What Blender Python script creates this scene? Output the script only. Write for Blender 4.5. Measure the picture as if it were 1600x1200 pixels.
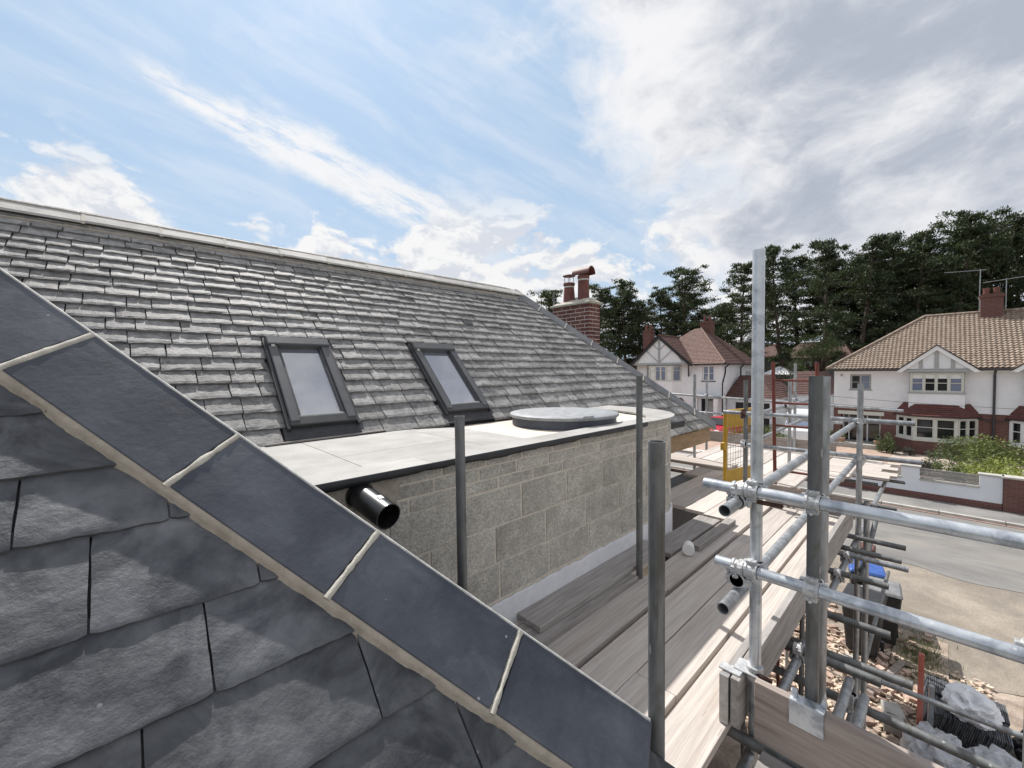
import bpy, math, random
from mathutils import Vector, Matrix, noise
for _o in list(bpy.data.objects): bpy.data.objects.remove(_o)
SC = bpy.context.scene
COL = SC.collection
V = Vector
# ------------------------------------------------------------------ camera
YAW, PIT, ROL = math.radians(46.688), math.radians(1.928), math.radians(-0.642)
F = V((math.cos(YAW)*math.cos(PIT), math.sin(YAW)*math.cos(PIT), -math.sin(PIT)))
R = V((math.sin(YAW), -math.cos(YAW), 0)); U = R.cross(F)
R = R*math.cos(ROL)+U*math.sin(ROL); U = R.cross(F)
cd = bpy.data.cameras.new('camera'); cam = bpy.data.objects.new('camera', cd); COL.objects.link(cam)
cd.sensor_width = 36; cd.lens = 634.95/1600*36; cd.clip_start = .05; cd.clip_end = 3000
cam.matrix_world = Matrix(((R.x, U.x, -F.x, 0), (R.y, U.y, -F.y, 0), (R.z, U.z, -F.z, 0), (0, 0, 0, 1)))
SC.camera = cam
# ------------------------------------------------------------------ light
SUNDIR = V((.212, .765, 1.0)).normalized()          # towards the sun
SUN_EL = math.asin(SUNDIR.z); SUN_ROT = math.atan2(SUNDIR.x, SUNDIR.y)
sl = bpy.data.lights.new('sun', 'SUN'); sl.energy = 4.5; sl.angle = math.radians(.6); sl.color = (1, .965, .92)
so = bpy.data.objects.new('sun', sl); COL.objects.link(so); so.location = (10, 34, 44)
so.rotation_euler = (-SUNDIR).to_track_quat('-Z', 'Y').to_euler()
SC.view_settings.view_transform = 'Standard'; SC.view_settings.look = 'None'
SC.view_settings.exposure = 0.32; SC.view_settings.gamma = 1.0
SC.render.engine = 'CYCLES'
SKY_STRENGTH = .092
W = bpy.data.worlds.new('World'); SC.world = W; W.use_nodes = True
W.cycles.sampling_method = 'MANUAL'; W.cycles.sample_map_resolution = 256

class NT:
    """small helper round a node tree"""
    def __init__(s, t):
        s.t = t; s.t.nodes.clear()
    def n(s, typ, **k):
        x = s.t.nodes.new(typ)
        for a, b in k.items():
            if a == 'i':
                for kk, vv in b.items():
                    if isinstance(vv, bpy.types.NodeSocket): s.t.links.new(vv, x.inputs[kk])
                    else: x.inputs[kk].default_value = vv
            else: setattr(x, a, b)
        return x
    def math(s, op, a, b=None, c=None, clamp=False):
        x = s.t.nodes.new('ShaderNodeMath'); x.operation = op; x.use_clamp = clamp
        for i, q in enumerate((a, b, c)):
            if q is None: continue
            if isinstance(q, bpy.types.NodeSocket): s.t.links.new(q, x.inputs[i])
            else: x.inputs[i].default_value = q
        return x.outputs[0]
    def vmath(s, op, a, b=None):
        x = s.t.nodes.new('ShaderNodeVectorMath'); x.operation = op
        for i, q in enumerate((a, b)):
            if q is None: continue
            if isinstance(q, bpy.types.NodeSocket): s.t.links.new(q, x.inputs[i])
            else: x.inputs[i].default_value = q
        return x
    def mix(s, fac, a, b, blend='MIX'):
        x = s.t.nodes.new('ShaderNodeMix'); x.data_type = 'RGBA'; x.blend_type = blend
        for k, q in ((0, fac), (6, a), (7, b)):
            if isinstance(q, bpy.types.NodeSocket): s.t.links.new(q, x.inputs[k])
            else: x.inputs[k].default_value = q if k == 0 else (tuple(q)+(1,) if len(q) == 3 else q)
        return x.outputs[2]
    def ramp(s, fac, stops):
        x = s.t.nodes.new('ShaderNodeValToRGB'); s.t.links.new(fac, x.inputs[0])
        cr = x.color_ramp
        while len(cr.elements) < len(stops): cr.elements.new(.5)
        for e, (p, c) in zip(cr.elements, stops):
            e.position = p; e.color = (c, c, c, 1) if not isinstance(c, tuple) else tuple(c)+(1,)
        return x.outputs[0]
    def noise(s, vec, scale, detail=4, rough=.55, dist=0):
        x = s.t.nodes.new('ShaderNodeTexNoise')
        if vec is not None: s.t.links.new(vec, x.inputs['Vector'])
        x.inputs['Scale'].default_value = scale; x.inputs['Detail'].default_value = detail
        x.inputs['Roughness'].default_value = rough; x.inputs['Distortion'].default_value = dist
        return x.outputs['Fac']
    def sep(s, v):
        x = s.t.nodes.new('ShaderNodeSeparateXYZ'); s.t.links.new(v, x.inputs[0]); return x.outputs
    def comb(s, a, b, c):
        x = s.t.nodes.new('ShaderNodeCombineXYZ')
        for i, q in enumerate((a, b, c)):
            if isinstance(q, bpy.types.NodeSocket): s.t.links.new(q, x.inputs[i])
            else: x.inputs[i].default_value = q
        return x.outputs[0]
    def link(s, a, b): s.t.links.new(a, b)

def build_sky():
    N = NT(W.node_tree)
    sky = N.n('ShaderNodeTexSky'); sky.sky_type = 'NISHITA'; sky.sun_disc = False
    sky.sun_elevation = SUN_EL; sky.sun_rotation = SUN_ROT
    sky.air_density = 1.0; sky.dust_density = .8; sky.ozone_density = 1.4
    tc = N.n('ShaderNodeTexCoord')
    d = N.vmath('NORMALIZE', tc.outputs['Generated']).outputs[0]
    x, y, z = N.sep(d)
    def dot(v): return N.vmath('DOT_PRODUCT', d, v).outputs['Value']
    def sstep(v, a, b, lo=0.0, hi=1.0):
        m = N.n('ShaderNodeMapRange'); m.interpolation_type = 'SMOOTHSTEP'; N.link(v, m.inputs['Value'])
        for k, q in (('From Min', a), ('From Max', b), ('To Min', lo), ('To Max', hi)): m.inputs[k].default_value = q
        return m.outputs[0]
    dq = N.vmath('MULTIPLY', d, (1, 1, 1.75)).outputs[0]
    wn = N.n('ShaderNodeTexNoise'); N.link(dq, wn.inputs['Vector']); wn.inputs['Scale'].default_value = 3.2; wn.inputs['Detail'].default_value = 4
    wv = N.vmath('SCALE', N.vmath('SUBTRACT', wn.outputs['Color'], (.5, .5, .5)).outputs[0]); wv.inputs['Scale'].default_value = .22
    dw = N.vmath('ADD', dq, wv.outputs[0]).outputs[0]
    # streak frame: t runs with the wind, m across it
    t_, m_, a_ = (.987, .073, -.143), (-.161, .468, -.869), (.003, .881, .474)
    st, sm, sa = dot(t_), dot(m_), dot(a_)
    stv = N.comb(N.math('MULTIPLY', st, 1.5), N.math('MULTIPLY', sm, 7.0), N.math('MULTIPLY', sa, 1.5))
    stv = N.vmath('ADD', stv, wv.outputs[0]).outputs[0]
    streak = N.noise(stv, 2.6, 9, .60, .3)
    # heavy broken bank
    bankd = dot((.136, -.738, .661))
    big = N.noise(dw, 2.3, 8, .60)
    cov = N.math('ADD', N.math('MULTIPLY', bankd, 1.15), N.math('MULTIPLY', N.math('SUBTRACT', big, .5), 1.25))
    dens = sstep(cov, -.10, .20)
    th = N.noise(N.vmath('ADD', dw, (4.1, 2.2, 1.3)).outputs[0], 1.9, 8, .55)
    edge = N.math('SUBTRACT', 1.0, sstep(cov, .02, .42))
    fine = N.noise(N.vmath('ADD', dw, (2.4, 5.1, .7)).outputs[0], 6.0, 7, .62)
    thick = N.math('ADD', N.math('MULTIPLY', N.math('SUBTRACT', th, .5), 3.0), N.math('MULTIPLY', N.math('SUBTRACT', fine, .5), 2.2))
    grey = sstep(N.math('SUBTRACT', N.math('ADD', thick, .38), N.math('MULTIPLY', edge, .75)), -.30, .95)
    bankc = N.mix(grey, (1.0, 1.0, 1.0), (.50, .55, .635))
    # cumulus low over the horizon
    pn = N.noise(dw, 6.5, 8, .60); pn2 = N.noise(N.vmath('ADD', dw, (0, 0, .035)).outputs[0], 6.5, 6, .60)
    big2 = N.noise(N.vmath('ADD', dq, (1.7, .4, 0)).outputs[0], 3.1, 3, .5)
    band = N.math('MULTIPLY', sstep(z, .0, .12), sstep(z, .20, .42, 1.0, 0.0))
    pc = N.math('ADD', N.math('ADD', pn, N.math('MULTIPLY', N.math('SUBTRACT', big2, .5), .9)), N.math('MULTIPLY', band, .19))
    pden = N.math('MULTIPLY', sstep(pc, .60, .70), sstep(z, .30, .44, 1.0, 0.0))
    pcol = N.mix(sstep(N.math('SUBTRACT', pn, pn2), -.07, .05), (.76, .80, .88), (1.02, 1.02, 1.02))
    # thin veil and one long wind-torn streak
    veil = N.math('MULTIPLY_ADD', sstep(streak, .36, .80), .42, .08)
    wob = N.math('MULTIPLY', N.math('SUBTRACT', N.noise(dq, 5.0, 8, .65), .5), .11)
    off = N.math('ABSOLUTE', N.math('ADD', N.math('ADD', sm, .010), wob))
    wid = N.math('MULTIPLY', sstep(st, -.05, .28), .040)
    wden = N.math('MULTIPLY', sstep(N.math('SUBTRACT', N.math('ADD', wid, .012), off), -.012, .026), N.math('MULTIPLY', sstep(st, -.02, .05), sstep(st, .52, .75, 1.0, 0.0)))
    wden = N.math('MULTIPLY', wden, sstep(N.noise(stv, 6.0, 8, .7), .30, .55))
    CW = 7.9
    c0 = N.mix(.78, sky.outputs[0], (3.5, 5.2, 7.3))
    c0 = N.mix(sstep(z, .0, .50, .62, .05), c0, (5.0, 6.2, 7.5))
    c1 = N.mix(veil, c0, (CW*.93, CW*.97, CW*1.02))
    c2 = N.mix(N.math('MULTIPLY', wden, .92), c1, (CW, CW, CW*1.01))
    c3 = N.mix(pden, c2, N.mix(1.0, pcol, (CW, CW, CW), 'MULTIPLY'))
    c4 = N.mix(dens, c3, N.mix(1.0, bankc, (CW, CW, CW*1.02), 'MULTIPLY'))
    glow = N.math('POWER', N.math('MAXIMUM', dot(tuple(SUNDIR)), 0.0), 10.0)
    gl = N.math('MULTIPLY_ADD', glow, .12, 1.0)
    c4 = N.mix(1.0, c4, N.comb(gl, gl, gl), 'MULTIPLY')
    bg = N.n('ShaderNodeBackground'); N.link(c4, bg.inputs['Color']); bg.inputs['Strength'].default_value = SKY_STRENGTH
    out = N.n('ShaderNodeOutputWorld'); N.link(bg.outputs[0], out.inputs[0])
build_sky()
# ------------------------------------------------------------------ mesh helpers
WL = {}
class MB:
    def __init__(s): s.v = []; s.f = []
    def add(s, vs, fs):
        b = len(s.v); s.v += [tuple(v) for v in vs]; s.f += [tuple(i+b for i in f) for f in fs]; return s
    def quad(s, a, b, c, d): return s.add((a, b, c, d), ((0, 1, 2, 3),))
    def hexa(s, p): return s.add(p, ((3, 2, 1, 0), (4, 5, 6, 7), (0, 1, 5, 4), (1, 2, 6, 5), (2, 3, 7, 6), (3, 0, 4, 7)))
    def box(s, x0, x1, y0, y1, z0, z1):
        return s.hexa([(x0, y0, z0), (x1, y0, z0), (x1, y1, z0), (x0, y1, z0), (x0, y0, z1), (x1, y0, z1), (x1, y1, z1), (x0, y1, z1)])
    def obox(s, c, a, b, n, la, lb, ln):
        c = V(c); a = V(a)*la/2; b = V(b)*lb/2; n = V(n)*ln/2
        return s.hexa([c-a-b-n, c+a-b-n, c+a+b-n, c-a+b-n, c-a-b+n, c+a-b+n, c+a+b+n, c-a+b+n])
    def bar(s, p0, p1, w, h, up=(0, 0, 1)):
        p0 = V(p0); p1 = V(p1); d = p1-p0; L = d.length; d.normalize()
        sd = d.cross(V(up))
        if sd.length < 1e-4: sd = d.cross(V((1, 0, 0)))
        sd.normalize(); u = sd.cross(d)
        return s.obox((p0+p1)/2, d, sd, u, L, w, h)
    def tube(s, p0, p1, r, n=14, r1=None, cap=True, hollow=0):
        p0 = V(p0); p1 = V(p1); r1 = r if r1 is None else r1
        d = (p1-p0).normalized(); a = d.cross(V((0, 0, 1)))
        if a.length < 1e-3: a = d.cross(V((1, 0, 0)))
        a.normalize(); b = a.cross(d); vs = []
        cs = [(math.cos(2*math.pi*i/n), math.sin(2*math.pi*i/n)) for i in range(n)]
        for p, q in ((p0, r), (p1, r1)):
            vs += [p+a*c*q+b*e*q for c, e in cs]
        fs = [(i, (i+1) % n, n+(i+1) % n, n+i) for i in range(n)]
        if hollow:
            k = min(.12, (p1-p0).length*.4)
            for p, q in ((p0, hollow), (p1, hollow), (p0+d*k, hollow), (p1-d*k, hollow)):
                vs += [p+a*c*q+b*e*q for c, e in cs]
            for o, i_ in ((0, 2), (1, 3)):
                for i in range(n):
                    j = (i+1) % n
                    fs.append((o*n+i, i_*n+i, i_*n+j, o*n+j)); fs.append((i_*n+i, (i_+2)*n+i, (i_+2)*n+j, i_*n+j))
            fs.append(tuple(4*n+i for i in range(n))); fs.append(tuple(5*n+i for i in range(n)))
        elif cap:
            fs.append(tuple(range(n-1, -1, -1))); fs.append(tuple(range(n, 2*n)))
        return s.add(vs, fs)
    def lathe(s, c, prof, n=20, axis='z'):
        c = V(c); vs = []; m = len(prof)
        for r, h in prof:
            for i in range(n):
                t = 2*math.pi*i/n; vs.append(c+V((r*math.cos(t), r*math.sin(t), h)))
        fs = [(k*n+i, k*n+(i+1) % n, (k+1)*n+(i+1) % n, (k+1)*n+i) for k in range(m-1) for i in range(n)]
        fs.append(tuple(range(n-1, -1, -1))); fs.append(tuple((m-1)*n+i for i in range(n)))
        return s.add(vs, fs)
    def prism(s, poly, d):
        n = len(poly); d = V(d); p = [V(q) for q in poly]
        return s.add(p+[q+d for q in p], [tuple(range(n-1, -1, -1)), tuple(range(n, 2*n))]+[(i, (i+1) % n, n+(i+1) % n, n+i) for i in range(n)])
    def path(s, pts, r, n=8):
        for a, b in zip(pts[:-1], pts[1:]): s.tube(a, b, r, n)
        return s
    def build(s, name, m, parent=None, smooth=False, bevel=0, kind=None, label=None, cat=None, group=None, seg=1):
        xs = [v[0] for v in s.v]; ys = [v[1] for v in s.v]; zs = [v[2] for v in s.v]
        c = V(((min(xs)+max(xs))/2, (min(ys)+max(ys))/2, min(zs)))
        me = bpy.data.meshes.new(name); me.from_pydata([(v[0]-c.x, v[1]-c.y, v[2]-c.z) for v in s.v], [], s.f)
        me.materials.append(M[m])
        if smooth:
            me.polygons.foreach_set('use_smooth', [True]*len(me.polygons))
            if smooth is not True: me.set_sharp_from_angle(angle=math.radians(smooth))
        me.update()
        o = bpy.data.objects.new(name, me); COL.objects.link(o); o.location = c; WL[o.name] = c
        if bevel:
            bv = o.modifiers.new('edge', 'BEVEL'); bv.width = bevel; bv.segments = seg; bv.limit_method = 'ANGLE'; bv.angle_limit = math.radians(40)
        if parent is not None:
            o.parent = parent; o.matrix_parent_inverse = Matrix.Translation(-WL[parent.name])
        return tag(o, label, cat, group, kind)
def tag(o, label=None, cat=None, group=None, kind=None):
    if label: o['label'] = label
    if cat: o['category'] = cat
    if group: o['group'] = group
    if kind: o['kind'] = kind
    return o
def thing(name, label, cat, loc, group=None):
    o = bpy.data.objects.new(name, None); COL.objects.link(o); o.location = loc; o.empty_display_size = .2
    WL[o.name] = V(loc); return tag(o, label, cat, group)
def sub(o, levels):
    m = o.modifiers.new('s', 'SUBSURF'); m.levels = levels; m.render_levels = levels
# ------------------------------------------------------------------ materials
M = {}
def mat(name, c1, c2=None, scale=8, rough=.7, bump=0, bscale=None, metal=0, stretch=(1, 1, 1), rnd=.12, detail=6, spec=.5,
        specks=None, coords='pos', hue=0, bdist=.01, lo=.35, hi=.65, rrange=0, stain=None, chips=None):
    m = bpy.data.materials.new(name); m.use_nodes = True; N = NT(m.node_tree); M[name] = m
    c2 = c2 or c1
    g = N.n('ShaderNodeNewGeometry'); oi = N.n('ShaderNodeObjectInfo')
    if coords == 'pos': vec = g.outputs['Position']
    else: vec = N.n('ShaderNodeTexCoord').outputs['Object']
    off = N.vmath('SCALE', (13.1, 7.7, 5.3)); N.link(oi.outputs['Random'], off.inputs['Scale'])
    isl = N.math('FRACT', N.math('ADD', oi.outputs['Random'], g.outputs['Random Per Island']))
    off2 = N.vmath('SCALE', (31.1, 17.7, 23.3)); N.link(isl, off2.inputs['Scale'])
    vs = N.vmath('MULTIPLY', vec, stretch).outputs[0]
    if rnd: vs = N.vmath('ADD', vs, off2.outputs[0]).outputs[0]
    n1 = N.noise(vs, scale, detail, .6)
    col = N.mix(N.ramp(n1, [(lo, 0.0), (hi, 1.0)]), c1, c2)
    if stain:
        n3 = N.noise(vs, stain[0], 5, .65, .8)
        col = N.mix(N.math('MULTIPLY', N.ramp(n3, [(stain[2], 0.0), (stain[3], 1.0)]), stain[4]), col, stain[1])
    if specks:
        vo = N.n('ShaderNodeTexVoronoi'); N.link(vs, vo.inputs['Vector']); vo.inputs['Scale'].default_value = specks[0]
        sc = N.sep(vo.outputs['Color'])[0]
        col = N.mix(N.math('MULTIPLY', N.ramp(sc, [(.0, 0.0), (1.0, 1.0)]), specks[2]), col, specks[1])
    if chips:
        vo = N.n('ShaderNodeTexVoronoi'); N.link(vs, vo.inputs['Vector']); vo.inputs['Scale'].default_value = chips[0]
        ck = N.math('MULTIPLY', N.math('GREATER_THAN', N.sep(vo.outputs['Color'])[1], chips[2]), N.math('LESS_THAN', vo.outputs['Distance'], chips[3]))
        col = N.mix(N.math('MULTIPLY', ck, .75), col, chips[1])
    if rnd:
        k = N.math('MULTIPLY_ADD', isl, 2*rnd, 1-rnd)
        col = N.mix(1.0, col, N.comb(k, k, k), 'MULTIPLY')
    b = N.n('ShaderNodeBsdfPrincipled'); N.link(col, b.inputs['Base Color'])
    b.inputs['Roughness'].default_value = rough; b.inputs['Metallic'].default_value = metal
    b.inputs['Specular IOR Level'].default_value = spec
    if rrange:
        N.link(N.math('MULTIPLY_ADD', n1, rrange, rough-rrange/2), b.inputs['Roughness'])
    if bump:
        n2 = N.noise(vs, bscale or scale*3, 8, .65)
        bp = N.n('ShaderNodeBump'); bp.inputs['Strength'].default_value = bump; bp.inputs['Distance'].default_value = bdist
        N.link(n2, bp.inputs['Height']); N.link(bp.outputs[0], b.inputs['Normal'])
    o = N.n('ShaderNodeOutputMaterial'); N.link(b.outputs[0], o.inputs[0])
    return m
def brickmat(name, c1, c2, mortar, bw, bh, axes, rough=.85):
    """flat brickwork for walls too far away to tell the bricks apart"""
    m = bpy.data.materials.new(name); m.use_nodes = True; N = NT(m.node_tree); M[name] = m
    g = N.n('ShaderNodeNewGeometry'); s = N.sep(g.outputs['Position'])
    vec = N.comb(s[axes[0]], s[axes[1]], 0)
    br = N.n('ShaderNodeTexBrick'); N.link(vec, br.inputs['Vector'])
    br.inputs['Scale'].default_value = 1; br.inputs['Brick Width'].default_value = bw; br.inputs['Row Height'].default_value = bh
    br.inputs['Mortar Size'].default_value = .006; br.inputs['Color1'].default_value = c1+(1,); br.inputs['Color2'].default_value = c2+(1,); br.inputs['Mortar'].default_value = mortar+(1,)
    n = N.noise(g.outputs['Position'], 1.4, 5); col = N.mix(N.math('MULTIPLY', n, .45), br.outputs['Color'], (.10, .05, .04))
    b = N.n('ShaderNodeBsdfPrincipled'); N.link(col, b.inputs['Base Color']); b.inputs['Roughness'].default_value = rough
    bp = N.n('ShaderNodeBump'); bp.inputs['Strength'].default_value = .5; bp.inputs['Distance'].default_value = .01; bp.invert = True
    N.link(br.outputs['Fac'], bp.inputs['Height']); N.link(bp.outputs[0], b.inputs['Normal'])
    o = N.n('ShaderNodeOutputMaterial'); N.link(b.outputs[0], o.inputs[0])
def glassmat(name, c, rough=.04, spec=.6, ior=1.6):
    m = bpy.data.materials.new(name); m.use_nodes = True; N = NT(m.node_tree); M[name] = m
    g = N.n('ShaderNodeNewGeometry')
    b = N.n('ShaderNodeBsdfPrincipled'); b.inputs['Base Color'].default_value = c+(1,); b.inputs['Roughness'].default_value = rough
    b.inputs['Specular IOR Level'].default_value = spec; b.inputs['IOR'].default_value = ior
    if ior > 1.8: b.inputs['Coat Weight'].default_value = 1.0; b.inputs['Coat IOR'].default_value = 2.4; b.inputs['Coat Roughness'].default_value = .01
    bp = N.n('ShaderNodeBump'); bp.inputs['Strength'].default_value = .04; bp.inputs['Distance'].default_value = .02
    N.link(N.noise(g.outputs['Position'], 2.2, 2), bp.inputs['Height']); N.link(bp.outputs[0], b.inputs['Normal'])
    o = N.n('ShaderNodeOutputMaterial'); N.link(b.outputs[0], o.inputs[0])
def leafmat(name, c1, c2):
    m = bpy.data.materials.new(name); m.use_nodes = True; N = NT(m.node_tree); M[name] = m
    g = N.n('ShaderNodeNewGeometry'); oi = N.n('ShaderNodeObjectInfo')
    n = N.noise(g.outputs['Position'], .9, 3)
    f = N.math('ADD', N.math('MULTIPLY', g.outputs['Random Per Island'], .55), N.math('MULTIPLY', n, .6))
    f = N.math('ADD', f, N.math('MULTIPLY', N.math('SUBTRACT', oi.outputs['Random'], .5), .35))
    col = N.mix(N.math('MULTIPLY', f, 1.0, clamp=True), c1, c2)
    d = N.n('ShaderNodeBsdfPrincipled'); N.link(col, d.inputs['Base Color']); d.inputs['Roughness'].default_value = .6
    t = N.n('ShaderNodeBsdfTranslucent'); N.link(N.mix(.3, col, (.15, .2, .03)), t.inputs['Color'])
    mx = N.n('ShaderNodeMixShader'); mx.inputs[0].default_value = .22; N.link(d.outputs[0], mx.inputs[1]); N.link(t.outputs[0], mx.inputs[2])
    o = N.n('ShaderNodeOutputMaterial'); N.link(mx.outputs[0], o.inputs[0])

mat('slate', (.20, .195, .189), (.35, .341, .329), 22, .64, .7, 70, spec=.3, rnd=.24, bdist=.006, stain=(9, (.12, .12, .122), .50, .66, .7))
mat('slate_near', (.075, .080, .088), (.170, .176, .187), 8, .60, .75, 48, spec=.3, rnd=.16, bdist=.005, stain=(5, (.030, .033, .042), .46, .66, .8), chips=(22, (.24, .245, .25), .80, .10), detail=9)
mat('hip_slate', (.036, .042, .057), (.078, .086, .107), 5, .46, .28, 45, rnd=.14, bdist=.004, stain=(5, (.155, .165, .185), .52, .80, .55), chips=(19, (.34, .35, .37), .80, .07), detail=10)
mat('hip_edge', (.42, .42, .41), (.6, .59, .56), 30, .8, .3, 60)
mat('far_hip', (.13, .14, .15), (.21, .21, .21), 7, .55, .2, 40, rnd=.1)
mat('mortar', (.33, .29, .235), (.45, .40, .335), 22, .9, .6, 90, rnd=0, bdist=.004)
mat('mortar_pale', (.46, .43, .37), (.58, .55, .48), 30, .9, .6, 110, rnd=0, bdist=.004)
mat('ridge_tile', (.42, .405, .38), (.55, .535, .50), 9, .8, .25, 60, rnd=.10)
mat('block', (.55, .52, .46), (.72, .685, .61), 9, .95, 1.0, 120, rnd=.09, bdist=.008, specks=(110, (.20, .19, .17), .55), stain=(2.5, (.34, .315, .27), .48, .68, .6))
mat('block_mortar', (.60, .54, .455), (.72, .655, .56), 18, .95, .6, 90, rnd=0)
mat('render_white', (.72, .73, .76), (.80, .80, .82), 12, .9, .3, 80, rnd=0)
mat('ply_roof', (.29, .28, .265), (.395, .385, .372), 3.2, .75, .12, 60, rnd=.05, stain=(2.2, (.27, .235, .195), .52, .75, .5), chips=(26, (.16, .14, .12), .90, .10))
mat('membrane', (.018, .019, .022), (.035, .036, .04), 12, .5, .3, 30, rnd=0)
mat('kerb_blue', (.045, .052, .07), (.075, .085, .11), 6, .5, .15, 50, rnd=0)
mat('disc_top', (.22, .232, .245), (.34, .35, .358), 16, .55, .5, 70, rnd=0, bdist=.004)
mat('win_frame', (.045, .046, .049), (.06, .06, .063), 10, .38, .05, 60, rnd=0)
mat('win_grey', (.085, .088, .092), (.11, .112, .116), 10, .35, .05, 60, rnd=0)
mat('lead', (.035, .036, .04), (.06, .06, .065), 9, .55, .3, 24, rnd=0)
glassmat('roof_glass', (.17, .18, .225), .02, 1.0, 2.0)
mat('fascia', (.30, .21, .13), (.42, .31, .20), 5, .8, .2, 40, stretch=(1, 8, 8))
mat('pipe_black', (.012, .012, .013), (.022, .022, .023), 20, .32, .05, 60, rnd=0)
mat('sticker', (.75, .75, .75), None, 20, .6)
mat('galv', (.28, .295, .31), (.45, .465, .48), 26, .40, .10, 120, metal=.55, rnd=.10, stretch=(1, 1, .35), rrange=.2, bdist=.002, stain=(9, (.20, .205, .21), .50, .66, .75), chips=(38, (.62, .61, .58), .86, .22))
mat('galv_old', (.115, .12, .12), (.21, .215, .215), 18, .5, .15, 90, metal=.4, rnd=.12, stretch=(1, 1, .3), rrange=.2, bdist=.002, stain=(12, (.09, .082, .07), .52, .66, .7), chips=(38, (.45, .44, .42), .88, .22))
mat('galv_bright', (.50, .53, .57), (.66, .69, .72), 16, .34, .10, 90, metal=.6, rnd=.04, rrange=.2, bdist=.002, stain=(8, (.27, .30, .345), .48, .62, .8), chips=(40, (.75, .75, .74), .88, .2))
mat('coupler', (.42, .43, .44), (.60, .60, .60), 40, .5, .4, 160, metal=.4, rnd=.10, bdist=.003, stain=(30, (.2, .19, .18), .55, .68, .6))
mat('coupler_rust', (.06, .03, .022), (.12, .06, .045), 40, .8, .5, 120, metal=.1)
mat('wood_x', (.425, .38, .345), (.57, .52, .475), 6, .85, .5, 20, stretch=(.35, 9, 9), chips=(9, (.16, .11, .08), .90, .10), detail=9, rnd=.13, bdist=.004, stain=(1.6, (.30, .235, .19), .55, .72, .6))
mat('wood_y', (.40, .35, .31), (.555, .50, .455), 6, .85, .5, 20, stretch=(9, .35, 9), detail=9, rnd=.13, bdist=.004, stain=(1.6, (.30, .235, .19), .55, .72, .6))
mat('wood_grey_x', (.25, .23, .215), (.39, .365, .345), 5, .85, .5, 22, stretch=(.6, 9, 9), rnd=.16, bdist=.004, stain=(2, (.16, .13, .11), .55, .72, .6))
mat('wood_grey_y', (.25, .23, .215), (.39, .365, .345), 5, .85, .5, 22, stretch=(9, .6, 9), rnd=.16, bdist=.004, stain=(2, (.16, .13, .11), .55, .72, .6))
mat('wood_brown_y', (.25, .205, .18), (.38, .325, .29), 5, .85, .5, 24, stretch=(9, .6, 9), rnd=.08, bdist=.004, stain=(2.4, (.14, .10, .08), .55, .70, .7))
mat('band_metal', (.30, .30, .30), (.42, .42, .42), 30, .45, .1, 90, metal=.6)
mat('yellow', (.42, .245, .022), (.50, .30, .03), 12, .5, .1, 60, rnd=.03, stain=(14, (.35, .22, .05), .6, .75, .5))
mat('red_steel', (.12, .028, .018), (.18, .042, .028), 14, .5, .2, 60, rnd=.05, stain=(12, (.16, .05, .035), .52, .68, .7))
mat('red_post', (.45, .13, .09), (.56, .20, .15), 8, .7, .2, 40)
mat('brick', (.10, .040, .034), (.18, .074, .060), 24, .9, .5, 90, rnd=.25, bdist=.004)
mat('brick_mortar', (.52, .46, .42), (.62, .56, .51), 30, .95, .4, 80, rnd=0)
mat('cement', (.40, .37, .31), (.52, .49, .42), 12, .9, .4, 60, rnd=0)
mat('terracotta', (.125, .042, .034), (.18, .062, .048), 9, .6, .15, 40, rnd=.06)
mat('tar', (.045, .045, .046), (.075, .074, .072), 1.0, .9, .3, 120, rnd=0)
mat('road', (.14, .134, .127), (.225, .215, .203), 1.3, .92, .5, 55, rnd=0, stretch=(1, .45, 1), stain=(.5, (.27, .245, .21), .48, .66, .65), specks=(40, (.26, .25, .24), .12))
mat('pavement', (.17, .165, .158), (.25, .24, .23), .9, .92, .4, 60, rnd=0, stain=(.5, (.30, .28, .25), .5, .68, .5))
mat('kerb', (.36, .34, .31), (.48, .46, .42), 3, .9, .3, 40, rnd=.1)
mat('gutter_red', (.25, .16, .13), (.34, .24, .20), 3, .9, .3, 40, rnd=.1)
mat('sand', (.245, .207, .165), (.375, .322, .262), .9, .95, .7, 26, rnd=0, stain=(.6, (.185, .165, .14), .42, .62, .8), bdist=.03, specks=(22, (.20, .17, .14), .30))
mat('rubble_soil', (.36, .28, .22), (.52, .43, .355), 3.2, .95, .8, 34, rnd=0, stain=(1.4, (.17, .13, .105), .5, .66, .7), bdist=.03)
mat('earth', (.07, .075, .04), (.13, .12, .075), .15, .95, .4, 6, rnd=0)
mat('gravel', (.42, .34, .28), (.58, .49, .42), 16, .95, .8, 60, rnd=0, bdist=.02)
mat('paving_warm', (.34, .235, .18), (.45, .33, .26), 2.2, .9, .3, 30, rnd=0)
mat('house_white', (.68, .69, .71), (.76, .765, .78), .9, .9, .25, 70, rnd=0, stain=(.8, (.58, .585, .59), .46, .70, .5))
mat('wall_white', (.64, .65, .68), (.72, .725, .75), 1.2, .9, .2, 50, rnd=0)
mat('trim_white', (.72, .72, .72), (.78, .78, .78), 6, .6, rnd=0)
mat('trim_grey', (.30, .31, .305), (.36, .37, .365), 6, .7, rnd=0)
mat('trim_cream', (.50, .50, .455), (.56, .56, .51), 6, .6, rnd=0)
mat('black_paint', (.012, .012, .013), (.02, .02, .02), 9, .5, rnd=0)
mat('gutter', (.03, .028, .03), (.045, .042, .045), 9, .5, rnd=0)
mat('pantile', (.215, .16, .122), (.35, .28, .222), 5.5, .85, .3, 40, rnd=0, detail=3, stain=(.8, (.25, .18, .14), .52, .70, .6))
mat('red_tile', (.085, .028, .024), (.135, .048, .040), 6, .85, .3, 40, rnd=.1)
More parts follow.
